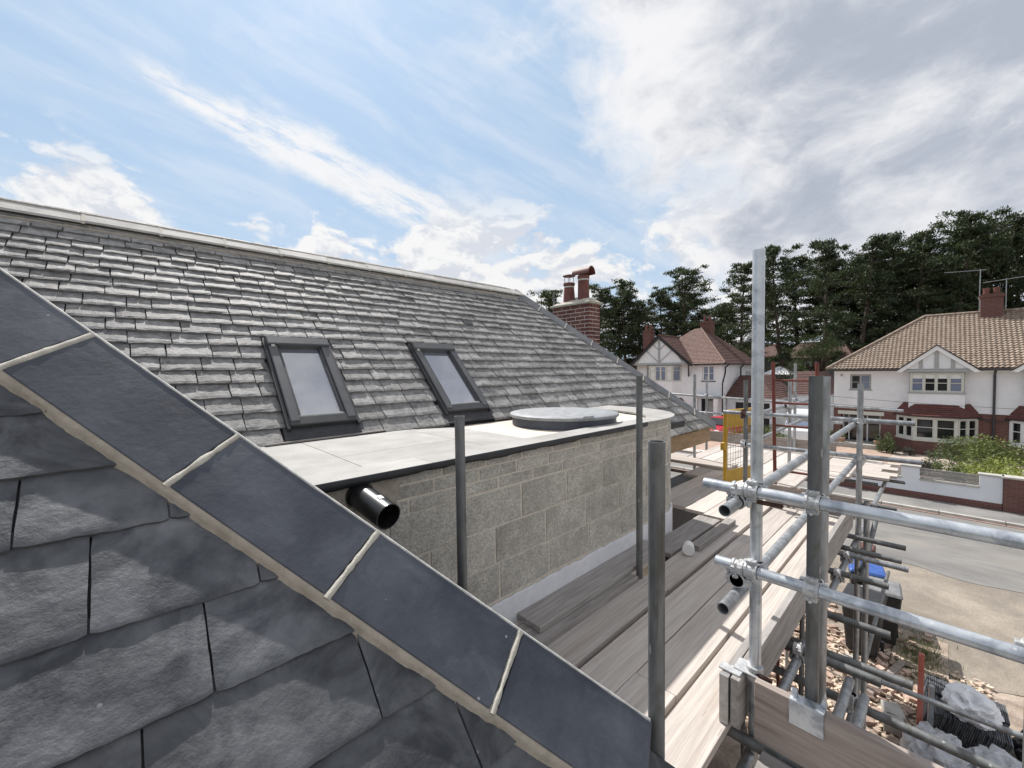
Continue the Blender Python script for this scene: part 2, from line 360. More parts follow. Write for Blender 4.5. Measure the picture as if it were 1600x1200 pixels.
mat('brown_tile', (.070, .035, .030), (.135, .070, .058), 5, .8, .3, 40, rnd=0)
mat('brown_tile_lit', (.14, .080, .066), (.26, .165, .135), 7, .8, .3, 40, rnd=0)  # lighter copy of the white house's roof tile, sunlight put into the colour
brickmat('brick_far', (.12, .045, .038), (.165, .07, .058), (.20, .15, .13), .225, .075, (1, 2))
brickmat('brick_far_x', (.155, .055, .042), (.21, .085, .065), (.22, .17, .15), .225, .075, (0, 2))
glassmat('glass_dark', (.012, .014, .016), .05, .5)
glassmat('glass_sky', (.16, .19, .28), .05, .8)
mat('blind', (.62, .62, .60), (.7, .7, .68), 6, .8, rnd=0)
mat('bin_black', (.02, .021, .023), (.035, .036, .038), 10, .45, .1, 50, rnd=0)
mat('bin_blue', (.03, .085, .30), (.05, .12, .38), 10, .42, .1, 50, rnd=0)
mat('bin_lid', (.16, .165, .17), (.26, .26, .265), 10, .42, .1, 50, rnd=0)
mat('plastic_white', (.72, .73, .75), (.84, .85, .87), 9, .35, .3, 30, rnd=0, bdist=.01)
mat('plastic_grey', (.34, .35, .37), (.55, .56, .58), 9, .35, .4, 30, rnd=.1, bdist=.01)
mat('tub_white', (.74, .74, .73), (.80, .80, .79), 9, .4, rnd=0)
mat('car_red', (.42, .012, .03), None, 8, .22, rnd=0, spec=.8)
mat('car_white', (.72, .73, .74), None, 8, .25, rnd=0, spec=.8)
mat('tyre', (.02, .02, .02), None, 8, .8, rnd=0)
mat('lamp_clear', (.7, .7, .7), None, 8, .15, rnd=0, spec=1)
mat('bark', (.05, .036, .028), (.10, .07, .052), 5, .95, .8, 20, stretch=(3, 3, .6), rnd=.1, bdist=.03)
mat('pot', (.33, .20, .14), (.42, .28, .2), 6, .8, rnd=.05)
mat('concrete', (.36, .34, .31), (.48, .46, .42), 6, .9, .4, 50, rnd=.1)
mat('cable', (.03, .03, .032), None, 8, .6, rnd=0)
mat('wood_chip', (.46, .35, .26), (.66, .54, .43), 12, .9, .3, 40, rnd=.3)
mat('brick_bit', (.34, .22, .17), (.56, .43, .35), 18, .9, .3, 60, rnd=.35)
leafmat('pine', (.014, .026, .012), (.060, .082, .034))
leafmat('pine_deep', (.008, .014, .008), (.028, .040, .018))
leafmat('bush', (.035, .06, .015), (.16, .20, .045))
leafmat('bush_yellow', (.13, .18, .03), (.40, .42, .10))
leafmat('bush_mid', (.03, .055, .016), (.10, .14, .04))
leafmat('bush_dull', (.035, .035, .03), (.10, .10, .085))
leafmat('grass', (.07, .09, .025), (.22, .24, .09))
leafmat('straw', (.16, .13, .07), (.30, .25, .15))
# ================================================================== the ground
RNG = random.Random(7)
ZG = -5.2
def fnoise(x, y, z, o=4): return noise.fractal(V((x, y, z)), 1.0, 2.0, o)
def sheet(name, x0, x1, y0, y1, z, m, kind='structure', n=1, amp=0, label=None):
    mb = MB(); nx = max(1, int(n)); ny = nx
    vs = []; fs = []
    for i in range(nx+1):
        for j in range(ny+1):
            x = x0+(x1-x0)*i/nx; y = y0+(y1-y0)*j/ny
            vs.append((x, y, z+(amp*noise.noise(V((x*.7, y*.7, 3))) if amp else 0)))
    for i in range(nx):
        for j in range(ny):
            a = i*(ny+1)+j; fs.append((a, a+ny+1, a+ny+2, a+1))
    mb.add(vs, fs); return mb.build(name, m, kind=kind, smooth=bool(amp))
sheet('ground', -900, 900, -900, 900, ZG-.10, 'earth')
sheet('yard', -6, 11.2, -14, 8, ZG-.012, 'rubble_soil', n=60, amp=.05)
sheet('verge', 11.0, 15.6, -60, 60, ZG-.012, 'sand')
mb = MB(); vs = []; fs = []
for k in range(161):
    y = -20+.25*k; e = 9.9+.7*fnoise(y*.6, 4, 5)+.25*fnoise(y*2.4, 2, 9)
    vs += [(e, y, ZG+.002), (e+.25, y, ZG+.03), (11.6, y, ZG+.028), (12.1, y, ZG-.009)]
for k in range(160):
    for c in range(3): i = k*4+c; fs.append((i, i+1, i+5, i+4))
mb.add(vs, fs).build('verge_edge', 'sand', kind='structure', smooth=True)
rd = MB(); vs = []; fs = []; nn = 480
for k in range(nn+1):
    y = -80+160*k/nn; e = 14.6+.5*fnoise(y*.35, 1, 5)+.22*fnoise(y*1.6, 2, 5)+.08*fnoise(y*6, 3, 5)
    vs += [(e, y, ZG-.004), (e+.06, y, ZG), (20.35, y, ZG)]
for k in range(nn):
    for c in range(2): i = k*3+c; fs.append((i, i+1, i+4, i+3))
rd.add(vs, fs).build('road', 'road', kind='structure')
pv = sheet('pavement', 20.63, 22.05, -80, 80, ZG+.10, 'pavement')
kb = MB().box(20.36, 20.62, -80, -30, ZG-.05, ZG+.098).build('kerb', 'kerb', kind='structure')
for i in range(40):
    y = -29.98+i*1.5
    MB().box(20.50, 20.628, y, y+1.485, ZG-.05, ZG+.105).build('kerb_stone', 'kerb', kb, bevel=.012)
for i in range(40):
    y = -29.98+i*1.5
    MB().box(20.36, 20.495, y, y+1.485, ZG-.05, ZG+.012+.004*(i % 3)).build('channel_stone', 'gutter_red', kb)
sheet('front_garden', 22.3, 33.4, -14, 6.8, ZG+.2, 'gravel')
sheet('drive', 22.3, 60, 6.82, 30, ZG+.19, 'paving_warm')
sheet('path', 26.4, 33.1, 1.9, 5.2, ZG+.206, 'paving_warm')

# ================================================================== the slate-roofed house we stand beside
house = thing('slate_roofed_house', 'grey slate-roofed house under repair with blockwork bay, roof windows and brick chimney', 'house', (3, 4.5, ZG))
S2 = math.sqrt(.5)
XV = V((1, 0, 0)); SV = V((0, S2, S2)); NV = V((0, -S2, S2))

def slate_mesh(O, x0, x1, s0, g, L, t, h0, rng, nx=4, near=False, skew=0.0, xmax=None):
    """one riven slate: x along the course, s up the slope; lower edge proud, head tucked in"""
    mb = MB(); vs = []; ns = 3
    if near: rows = [0, .004, .010]+[.010+.0165*q for q in range(1, int((g*1.08-.010)/.0165)+1)]+[g*1.2]; nx = max(8, int((x1-x0)/.014))
    else: rows = [0, .16*g, .58*g, L]
    R_ = len(rows); sd = rng.random()*50
    lowj = [rng.uniform(-1, 1) for _ in range(nx+1)]
    for r, ds in enumerate(rows):
        for i in range(nx+1):
            fx = i/nx; x = x0+(x1-x0)*fx; s = s0+ds+skew*(fx-.5)
            h = h0+t*(1.75-1.7*ds/L) if not near else h0+t*(1.15-.85*min(1, ds/(g*1.25)))
            if near:
                e = min(fx, 1-fx)*(x1-x0)
                nz = fnoise(x*5+sd, s*7, sd)
                ter = math.floor((fnoise(x*3+sd, s*6+3, 1.7+sd)+1)*4.0)/4.0
                h += .0014*nz+.0022*(ter-1)+.0009*fnoise(x*22+sd, s*30, sd)+.0005*fnoise(x*60, s*75, sd)
                low = max(0, 1-ds/(.035+.02*fnoise(x*7+sd, 2, 2))); h += .0016*low*fnoise(x*38, s*38, sd+4)
                rag = fnoise(x*16+sd, 5.5, sd)
                if ds < .2: s += (.0022*rag+.0018*fnoise(x*50, 1, sd))*max(0, 1-ds/.05)
                chip = max(0, fnoise(x*9+sd, s*9, 8+sd)+.25)
                if r == 0: h -= .0012+.0045*chip
                if r == 1: h -= .0004+.003*chip
                if r == 2: h -= .0018*chip
                if i in (0, nx): x += .0014*fnoise(s*20, sd, 2); h -= .0006+.001*chip
                if ds < .012 and e < .007: s += (.007-e)*.6
            else:
                h += rng.uniform(-1, 1)*.0011
                if r == 0: s += lowj[i]*.0045; h -= .12*t*rng.uniform(0, 1.4)
                if r == 1: h += .0018
                if i in (0, nx): x += rng.uniform(-.002, .002); h -= .0015
            if xmax: x = min(x, xmax(s)-.0004*(R_-r))
            vs.append(O+XV*x+SV*s+NV*h)
    top = [(r*(nx+1)+i, r*(nx+1)+i+1, (r+1)*(nx+1)+i+1, (r+1)*(nx+1)+i) for r in range(R_-1) for i in range(nx)]
    ring = [i for i in range(nx+1)]+[r*(nx+1)+nx for r in range(1, R_)]+[(R_-1)*(nx+1)+i for i in range(nx-1, -1, -1)]+[r*(nx+1) for r in range(R_-2, 0, -1)]
    b0 = len(vs)
    for k in ring: vs.append(vs[k]-NV*t*(1.05 if k <= nx else .9))
    m = len(ring)
    sides = [(ring[k], b0+k, b0+(k+1) % m, ring[(k+1) % m]) for k in range(m)]
    return vs, top+sides+[tuple(b0+k for k in range(m))]

# ---- main roof
EY, EZ, RX, RY, RZ, HX = 2.57, -.93, 4.52, 4.75, 1.25, 6.90
SL = (RY-EY)/S2
OM = V((0, EY, EZ))
mr = MB()
mr.add([(-3.5, EY, EZ), (HX, EY, EZ), (RX, RY, RZ), (-3.5, RY, RZ)], [(0, 1, 2, 3)])
mr.add([(HX, EY, EZ), (HX, 2*RY-EY, EZ), (RX, RY, RZ)], [(0, 1, 2)])
mr.add([(-3.5, 2*RY-EY, EZ), (HX, 2*RY-EY, EZ), (RX, RY, RZ), (-3.5, RY, RZ)], [(3, 2, 1, 0)])
main_roof = mr.build('main_roof', 'lead', house)
def hip_x(s): return HX-s*(HX-RX)/SL
WINS = [(.785, 1.262), (2.066, 2.571)]        # x ranges of the two roof windows
WS0, WS1 = (3.09-EY)/S2, (3.715-EY)/S2
def proj_area(O, x, s, w, g):
    p = O+XV*x+SV*s; d = p.dot(F)
    if d < .3: return 0
    u = 800+634.95*p.dot(R)/d; v = 600-634.95*p.dot(U)/d
    if u < -60 or u > 1660 or v > 1260 or v < -60: return 0
    if v > 405+.718*u: return .0
    return w*g/(d*d)*abs(NV.dot(p.normalized()))
slates = []; s = -.03; rng = random.Random(11); row = 0
while s < SL-.05:
    f = s/SL; g = .165-.075*f+rng.uniform(-.006, .006)
    if s+g > SL-.02: g = SL-s+.02
    x = -1.6+rng.uniform(0, .2); xe = hip_x(max(0, s))-.02
    while x < xe:
        w = rng.choice((.16, .19, .21, .23, .25, .28))*(1.08-.30*f)*rng.uniform(.92, 1.08)
        x1 = min(x+w, xe+.06)
        a, b = x, x1-.0075
        # cut round the roof windows
        segs = [(a, b)]
        if s+g > WS0-.12 and s < WS1+.03:
            for wa, wb in WINS:
                nsg = []
                for p, q in segs:
                    if q <= wa-.015 or p >= wb+.015: nsg.append((p, q)); continue
                    if p < wa-.045: nsg.append((p, wa-.012))
                    if q > wb+.045: nsg.append((wb+.012, q))
                segs = nsg
        for p, q in segs:
            mid = (p+q)/2; Y = EY+s*S2
            if p > xe: continue
            if s+g < (3.03-EY)/S2+.03 and mid < 4.35: continue          # under the flat roof
            if mid < 3.25-Y-.25: continue                                # beyond the valley
            slates.append((p, min(q, xe+.02), s, g))
        x = x1
    s += g; row += 1
ranked = sorted(range(len(slates)), key=lambda i: -proj_area(OM, (slates[i][0]+slates[i][1])/2, slates[i][2], slates[i][1]-slates[i][0], slates[i][3]))
big = set(ranked[:255]); fieldmb = MB()
for i, (p, q, s0, g) in enumerate(slates):
    if q-p < .03: continue
    L = g*1.75; t = rng.uniform(.014, .020)
    vs, fs = slate_mesh(OM, p, q, s0, g, L, t, .006+rng.uniform(0, .003), rng, nx=5, skew=rng.uniform(-.004, .004), xmax=lambda s_: hip_x(s_)-.03)
    if i in big: MB().add(vs, fs).build('slate', 'slate', main_roof)
    else: fieldmb.add(vs, fs)
fieldmb.build('slate_field', 'slate', main_roof, kind='stuff')
# small roof vent in the slates
vp = OM+XV*3.07+SV*((4.07-EY)/S2)
vb = MB(); vb.obox(vp+NV*.028, XV, SV, NV, .13, .075, .03)
ve = vb.build('roof_vent', 'win_frame', main_roof)
# ridge tiles
rt = MB().box(-1.2, RX-.1, RY-.05, RY+.05, RZ-.02, RZ+.035).build('ridge_bed', 'mortar', main_roof)
x = -1.6; k = 0
while x < RX+.05:
    x1 = min(x+.46, RX+.12); mb = MB()
    prof = [(-.150, -.072), (-.142, -.048), (-.050, .026), (-.02, .044), (.02, .044), (.05, .026), (.15, -.085), (.135, -.10), (0, .02)]
    dz = rng.uniform(-.003, .003)
    pts = [(x+.004, RY+a, RZ+b+dz) for a, b in prof]
    mb.prism(pts, (x1-x-.008, 0, 0)).build('ridge_tile', 'ridge_tile', main_roof, bevel=.006)
    if x1 < RX:
        j = MB().prism([(x1-.011, RY+a*1.03, RZ+b*1.06+.001) for a, b in prof[:7]+[prof[8]]], (.022, 0, 0)); j.build('ridge_joint', 'mortar_pale', main_roof)
    x = x1; k += 1
ub = MB().prism([(-1.6, RY-.155, RZ-.16), (-1.6, RY-.16, RZ-.115), (-1.6, RY-.03, RZ+.02), (-1.6, RY, RZ-.05)], (RX+1.6, 0, 0)).build('ridge_mortar', 'mortar', main_roof)

def hip_caps(A0, A1, n1, n2, width, cuts, m, parent, hh, thick, edge=None, jw=.012, joint='mortar_pale', name='hip_slab', low=.0):
    """angled hip slabs along A0-A1; n1/n2 = normals of the two roof planes"""
    A0 = V(A0); A1 = V(A1); H = (A1-A0).normalized()
    up = (V(n1)+V(n2)).normalized()
    for side, (n, o) in enumerate(((V(n1), V(n2)), (V(n2), V(n1)))):
        w = H.cross(n).normalized()
        if w.dot(o) > 0: w = -w                      # away from the hip line, on this plane
        for a, b in zip(cuts[:-1], cuts[1:]):
            mb = MB(); P = lambda q, ww, h: A0+H*q+w*ww+n*h
            cc = V(n1).dot(V(n2)); kk = hh*math.sqrt((1-cc)/(1+cc)); e = -kk+.002 if side == 0 else -kk+thick*.6
            q0, q1 = a+jw/2, b-jw/2
            wd_, lw_ = (width, low) if side == 0 else (width*.45, .050)
            pts = [P(q0, e, hh), P(q1, e, hh), P(q1, wd_, hh-lw_), P(q0, wd_, hh-lw_)]
            mb.hexa([p-n*thick for p in pts]+pts)
            mb.build(name, m, parent, bevel=.0025)
            if b < cuts[-1]-.01 and side == 0:
                mj = MB(); nseg = 14; vs = []; fs = []
                for k in range(nseg+1):
                    ww = e+.002+(width-e+.004)*k/nseg
                    dq = .010+.006*fnoise(ww*30, b*7, 1)
                    hl = hh-low*k/nseg+.002+.002*fnoise(ww*40, b*9, 4)
                    vs += [P(b-dq, ww, hl-.012), P(b-dq*.6, ww, hl), P(b+dq*.7, ww, hl), P(b+dq*1.1, ww, hl-.012)]
                for k in range(nseg):
                    for c in range(3): i = k*4+c; fs.append((i, i+1, i+5, i+4))
                mj.add(vs, fs).build('slab_joint', joint, parent, smooth=True)
# far hip of the main roof
HV = (V((HX, EY, EZ))-V((RX, RY, RZ))); HLEN = HV.length
nE = V((RZ-EZ, 0, HX-RX)).normalized()
cuts = [0.0]; 
while cuts[-1] < HLEN-.25: cuts.append(cuts[-1]+.50)
cuts[-1] = HLEN+.03
hip_caps((RX, RY, RZ), (HX, EY, EZ), NV, nE, .14, cuts, 'far_hip', main_roof, .060, .014, low=.022)
mb = MB(); w = HV.normalized().cross(NV); w = w if w.x < 0 else -w; nn = 60; vs = []; fs = []
for k in range(nn+1):
    p = V((RX, RY, RZ))+HV*(k/nn); j = .006*fnoise(k*.7, 1, 1)
    vs += [p+w*(.132)+NV*.036, p+w*(.150+j)+NV*.012, p+w*(.165+j)+NV*.0]
for k in range(nn):
    for c in range(2): i = k*3+c; fs.append((i, i+1, i+4, i+3))
mb.add(vs, fs).build('hip_mortar', 'mortar', main_roof, smooth=True)
# eaves of the main roof
MB().prism([(4.3, EY+.02, EZ-.035), (4.3, EY+.05, EZ-.035), (4.3, EY+.06, EZ-.26), (4.3, EY+.02, EZ-.26)], (HX-4.3-.02, 0, 0)).build('fascia_board', 'fascia', house)
MB().box(4.3, 6.3, 4.15, 4.4, ZG, EZ-.02).build('house_wall', 'render_white', house)
MB().box(4.3, HX-.2, EY+.08, 4.4, EZ-.06, EZ-.03).build('soffit', 'fascia', house)
MB().box(6.05, 6.3, 4.4, 2*RY-EY-.3, ZG, EZ-.03).build('house_wall', 'render_white', house)

# ---- wing roof in front (courses along X), its near hip running down to the scaffold
OW = V((0, 0, -1.7)); HS = 1.66
wing = MB()
wing.add([(-4.2, .44, -1.26), (HS-.44, .44, -1.26), (-1.4, 3.06, 1.36), (-1.6, 3.06, 1.36)], [(0, 1, 2, 3)])
wing.add([(HS-.44-.02, .44, -1.26), (HS-.44-.10, 2.6, -1.26+.08), (-1.4, 4.9, 1.36), (-1.4, 3.06, 1.36)], [(0, 1, 2, 3)])
wing.add([(-4.2, .44, -1.26), (-4.2, 5, -1.26), (-1.6, 5, 1.36), (-1.6, 3.06, 1.36)], [(3, 2, 1, 0)])
wing_roof = wing.build('wing_roof', 'lead', house)
rngw = random.Random(5)
courses = [(.66, .20, [-.2, .12, .36, .66, .9]), (.855, .19, [-.3, .02, .30, .55, .8]), (1.05, .20, [-.36, -.05, .22, .578, .85]),
           (1.250, .204, [-.42, -.003, .401, .75]), (1.454, .196, [-.50, .109, .42, .7]), (1.650, .225, [-.50, -.074, .222, .5]),
           (1.875, .182, [-.60, -.188, .063, .3]), (2.057, .19, [-.66, -.36, .02, .3]), (2.247, .195, [-.75, -.42, -.161, .1]),
           (2.442, .19, [-.8, -.55, -.28, 0]), (2.632, .19, [-1, -.7, -.4, -.1]), (2.82, .19, [-1.2, -.9, -.6, -.3])]
for s0, g, xs in courses:
    hipx = HS-(s0+g*.2)*S2
    for a, b in zip(xs[:-1], xs[1:]):
        b2 = min(b, hipx+.02)
        if b2-a < .04 or a > hipx-.05: continue
        vs, fs = slate_mesh(OW, a+.0022, b2-.0022, s0, g, g*1.5, .0145, .006+rngw.uniform(0, .003), rngw, near=True, skew=rngw.uniform(-.005, .005), xmax=lambda s_: HS-s_*S2-.05)
        MB().add(vs, fs).build('slate', 'slate_near', wing_roof, smooth=28)
A0 = V((-1.40, HS+1.40, -.04+1.40)); A1 = V((1.16, HS-1.16, -.04-1.16))
r3 = math.sqrt(3)
cq = [-1.38, -.995, -.697, -.397, -.101, .202, .492, .788, 1.065]
hip_caps(A0, A1, NV, V((S2, 0, S2)), .172, [(q+1.40)*r3 for q in cq], 'hip_slate', wing_roof, .066, .013, low=.020, jw=.020)
Hd = V((1, -1, -1)).normalized(); Wd = V((-2, -1, -1)).normalized()
# pale edge where the two slabs meet, and the bed under the slabs
mb = MB(); vs = []; fs = []; nn = 240
for k in range(nn+1):
    q = (2.44*r3/2.44)*(k/nn)*2.455; p = A0+Hd*q; j = .0018*fnoise(q*14, 2, 2)
    ap = p+(NV+V((S2, 0, S2)))*(.066/1.5); W2 = V((1, 2, -1)).normalized()
    vs += [ap+Wd*(.006+j)-NV*.002, ap+Wd*(.0045+j)+NV*.0012, ap+V((0, 0, .0022+j)), ap+W2*.006-V((0, 0, .003))]
for k in range(nn):
    for c in range(3): i = k*4+c; fs.append((i, i+1, i+5, i+4))
ho = mb.add(vs, fs).build('hip_joint', 'hip_edge', wing_roof, smooth=True)
mb = MB(); vs = []; fs = []; nn = 330
for k in range(nn+1):
    q = 1.065*0+(cq[-1]+1.38)*r3*(k/nn); p = A0+Hd*q
    j = .005*fnoise(q*9, 1, 1)+.003*fnoise(q*30, 4, 1); j2 = .003*fnoise(q*22, 7, 7)
    vs += [p+Wd*.160+NV*.044, p+Wd*(.181+j2)+NV*.040, p+Wd*(.186+j)+NV*(.030+j2), p+Wd*(.192+j)+NV*.014, p+Wd*(.205+j*1.6)+NV*.004]
for k in range(nn):
    for c in range(4): i = k*5+c; fs.append((i, i+1, i+6, i+5))
mb.add(vs, fs).build('hip_mortar', 'mortar', wing_roof, smooth=True)
# mortar core under the slab end
MB().prism([A0+Hd*((1.05+1.4)*r3)+Wd*.16+NV*.04, A0+Hd*((1.05+1.4)*r3)+NV*.05, A0+Hd*((1.05+1.4)*r3)+NV*-.02, A0+Hd*((1.05+1.4)*r3)+Wd*.16+NV*-.02], -Hd*.5).build('hip_core', 'membrane', wing_roof)
MB().box(-3.9, 1.02, .62, 3.2, ZG, -1.28).build('wing_wall', 'render_white', house)

# ---- blockwork bay with rounded end
YW = 1.82; BCX, BCY, BR = 3.66, 2.66, .84
bay = MB(); arc = [(BCX+BR*math.sin(t), BCY-BR*math.cos(t)) for t in [math.pi/2*k/10 for k in range(11)]]
foot = [(.2, YW+.004)]+[(x-(x-BCX)*.006, y+.004) for x, y in arc]+[(4.49, 3.0), (.2, 3.0)]
bay.prism([(x, y, -1.9) for x, y in foot], (0, 0, 1.40)); bay_wall = bay.build('bay_wall', 'block_mortar', house)
MB().prism([(x, y, ZG) for x, y in foot], (0, 0, -1.9-ZG)).build('lower_wall', 'brick_far_x', house)  # dark brick instead of render, stands in for shade behind the deck gaps
MB().box(4.3, 6.6, 2.62, 2.9, ZG, -1.72).build('lower_wall', 'membrane', house)  # added near-black block, makes the opening in the deck look shaded
def wall_pt(sx):
    """along the bay: straight to BCX, then round the end; returns point and outward normal"""
    if sx <= BCX: return V((sx, YW, 0)), V((0, -1, 0)), V((1, 0, 0))
    t = (sx-BCX)/BR; return V((BCX+BR*math.sin(t), BCY-BR*math.cos(t), 0)), V((math.sin(t), -math.cos(t), 0)), V((math.cos(t), math.sin(t), 0))
rngb = random.Random(3)
def brick_piece(s0, s1, z0, z1, m, name, parent, proud=.0):
    mb = MB(); n = 1 if s1 <= BCX else 3; vs = []; fs = []
    for k in range(n+1):
        p, nn_, _ = wall_pt(s0+(s1-s0)*k/n)
        o = p+nn_*(-.0005+proud); i_ = p-nn_*.03
        vs += [i_+V((0, 0, z0)), o+V((0, 0, z0)), o+V((0, 0, z1)), i_+V((0, 0, z1))]
    for k in range(n):
        for c in range(4): a = k*4+c; b = k*4+(c+1) % 4; fs.append((a, b, b+4, a+4))
    fs += [(0, 3, 2, 1), (n*4, n*4+1, n*4+2, n*4+3)]
    mb.add(vs, fs).build(name, m, parent, bevel=.004)
zc = -1.381; r_ = 0
blockrows = [(-1.381, -1.166, .45, .874*1.8), (-1.156, -.941, .45, .869*1.8), (-.931, -.716, .45, .75), (-.706, -.641, .30, .1), (-.631, -.566, .30, .22), (-.556, -.495, .30, .05)]
offs = [1.60, 1.565, 1.79, .1, .25, .0]
for (z0, z1, bl, _), of in zip(blockrows, offs):
    x = of-bl*6
    while x < BCX+1.25:
        a, b = x+.006, x+bl-.006
        if b > .35: brick_piece(max(a, .3), min(b, BCX+1.28), z0+rngb.uniform(-.002, .002), z1+rngb.uniform(-.002, .002), 'block', 'block' if bl > .4 else 'coursing_block', bay_wall, rngb.uniform(-.0015, .003))
        x += bl
# strip of white render at the foot with a ragged top
rs = MB(); vs = []; fs = []; n = 150; sx0, sx1 = .3, BCX+1.25
for k in range(n+1):
    sx = sx0+(sx1-sx0)*k/n; p, nn_, _ = wall_pt(sx); top = -1.405+.012*fnoise(sx*9, 1, 1)+.010*fnoise(sx*40, 2, 1)
    o = p+nn_*.016; vs += [p+V((0, 0, top+.004)), o+V((0, 0, top)), o+V((0, 0, -1.78))]
for k in range(n):
    for c in range(2): i = k*3+c; fs.append((i, i+3, i+4, i+1))
rs.add(vs, fs).build('render_coat', 'render_white', bay_wall)
# patch of smooth mortar round the pipe
MB().prism([(.45, YW-.010, -.50), (.45, YW-.010, -.72), (.60, YW-.010, -.75), (.92, YW-.010, -.70), (.95, YW-.010, -.55), (.88, YW-.010, -.50)], (0, .02, 0)).build('mortar_patch', 'mortar', bay_wall, bevel=.004)
# flat roof deck: plywood sheets falling towards the round kerb
dk = MB(); ys0, ys1 = YW-.035, 3.06
flat = MB(); flat.box(.15, 1.62, YW-.03, 3.08, -.500, -.484); flat_roof = flat.build('flat_roof', 'ply_roof', house)
for (x0, x1, y0, y1) in ((.15, .83, 1.97, 3.06), (.834, 1.62, 2.30, 3.06), (.834, 1.62, 1.97, 2.296), (1.624, 2.62, 1.97, 3.06)):
    za, zb_ = -.4715, (-.4715 if x1 < 2 else -.530)
    MB().hexa([(x0, y0, za-.012), (x1, y0, zb_-.012), (x1, y1, zb_-.012), (x0, y1, za-.012), (x0, y0, za), (x1, y0, zb_), (x1, y1, zb_), (x0, y1, za)]).build('plywood_sheet', 'ply_roof', flat_roof)
MB().hexa([(1.63, 1.90, -.60), (4.46, 1.95, -.64), (4.46, 3.08, -.64), (1.63, 3.08, -.60), (1.63, 1.90, -.545), (4.46, 1.95, -.575), (4.46, 3.08, -.575), (1.63, 3.08, -.545)]).build('sunken_deck', 'membrane', flat_roof)
# capping strip along the front edge and round the end
def strip_mesh(pts_o, pts_i, z0, z1):
    mb = MB(); vs = []; fs = []; n = len(pts_o)
    for (a, b), (c, d) in zip(pts_o, pts_i): vs += [(a, b, z0), (a, b, z1), (c, d, z1), (c, d, z0)]
    for k in range(n-1):
        for c in range(4): i = k*4+c; j = k*4+(c+1) % 4; fs.append((i, i+4, j+4, j))
    fs += [(0, 1, 2, 3), ((n-1)*4+3, (n-1)*4+2, (n-1)*4+1, (n-1)*4)]
    return mb.add(vs, fs)
for a, b in ((.15, 1.12), (1.122, 2.30), (2.302, 3.40)):
    strip_mesh([(a, YW-.035), (b, YW-.035)], [(a, 1.965), (b, 1.965)], -.484, -.468).build('edge_strip', 'ply_roof', flat_roof)
oo = [(3.402, YW-.035)]; ii = [(3.402, 1.965)]
for k in range(15):
    t = math.pi/2*k/14*1.0; f = k/14
    oo.append((BCX+(BR+.035)*math.sin(t), BCY-(BR+.035)*math.cos(t)))
    ri = .70-.24*min(1, f*1.6); ii.append((BCX-.05+ri*math.sin(t), BCY-.0-ri*math.cos(t)))
oo += [(4.54, 3.0), (4.46, 3.30), (4.22, 3.42)]; ii += [(4.05, 2.9), (3.95, 3.12), (3.88, 3.22)]
strip_mesh(oo, ii, -.486, -.470).build('edge_strip', 'ply_roof', flat_roof)
strip_mesh([((o[0]-i[0])*.02+i[0], (o[1]-i[1])*.02+i[1]) for o, i in zip(oo, ii)], [(i[0]+(o[0]-i[0])*.0, i[1]+(o[1]-i[1])*.0) for o, i in zip(oo, ii)], -.60, -.487).build('kerb_face', 'kerb_blue', flat_roof)
# black membrane hanging under the front edge
mb = MB(); vs = []; fs = []; n = 120
for k in range(n+1):
    x = .15+(3.32-.15)*k/n; d = .022+.010*fnoise(x*2.2, 1, 1)+.006*fnoise(x*9, 3, 1); y = YW-.038-.010*abs(fnoise(x*5, 2, 2))
    vs += [(x, YW-.037, -.470), (x, y-.004, -.482), (x, y-.002, -.484-d), (x, YW+.002, -.488-d-.008*fnoise(x*4, 6, 1))]
for k in range(n):
    for c in range(3): i = k*4+c; fs.append((i, i+1, i+5, i+4))
mb.add(vs, fs).build('drip_membrane', 'membrane', flat_roof, smooth=True)
# membrane dressed along the foot of the slates
mb = MB(); vs = []; fs = []; n = 90
for k in range(n+1):
    x = .3+3.2*k/n; j = .008*fnoise(x*5, 1, 3)
    vs += [(x, 3.09, -.425), (x, 3.02+j, -.455), (x, 2.975+j*2, -.4665)]
for k in range(n):
    for c in range(2): i = k*3+c; fs.append((i, i+3, i+4, i+1))
mb.add(vs, fs).build('upstand_membrane', 'membrane', flat_roof, smooth=True)
for (a, b, y) in ((.62, 1.45, 2.96), (1.7, 2.5, 3.0)):
    MB().bar((a, y, -.462), (b, y+.03, -.458), .022, .010).build('batten', 'wood_grey_x', flat_roof)
# round kerb with its cover
DC = (2.95, 2.43)
kd = MB().lathe((DC[0], DC[1], 0), [(.480, -.56), (.480, -.418), (.470, -.408)], 64).build('round_kerb', 'kerb_blue', flat_roof, smooth=40)
MB().lathe((DC[0], DC[1], 0), [(.496, -.424), (.503, -.416), (.503, -.402), (.497, -.396), (.40, -.388), (.2, -.384), (.02, -.383)], 64).build('kerb_cover', 'disc_top', kd, smooth=50)
MB().obox((2.72, 1.98, -.386), (1, -.3, 0), (.3, 1, 0), (0, 0, 1), .10, .02, .012).build('cover_tab', 'disc_top', kd, bevel=.004)
# black waste pipe
pa, pb = V((.745, 1.84, -.555)), V((.775, 1.585, -.608)); pd = (pb-pa).normalized()
pm = MB().tube(pa, pb, .057, 32, hollow=.0525); pipe = pm.build('waste_pipe', 'pipe_black', house, smooth=40)
MB().tube(pa+pd*.02, pa+pd*.035, .066, 32).build('pipe_collar', 'pipe_black', pipe, smooth=40)
c = pb-pd*.07+V((-.018, 0, .0)); 
MB().obox(pb-pd*.075+V((.0, -.014, .0575)), pd, XV, V((0, .2, 1)).normalized(), .030, .022, .002).build('sticker', 'sticker', pipe)

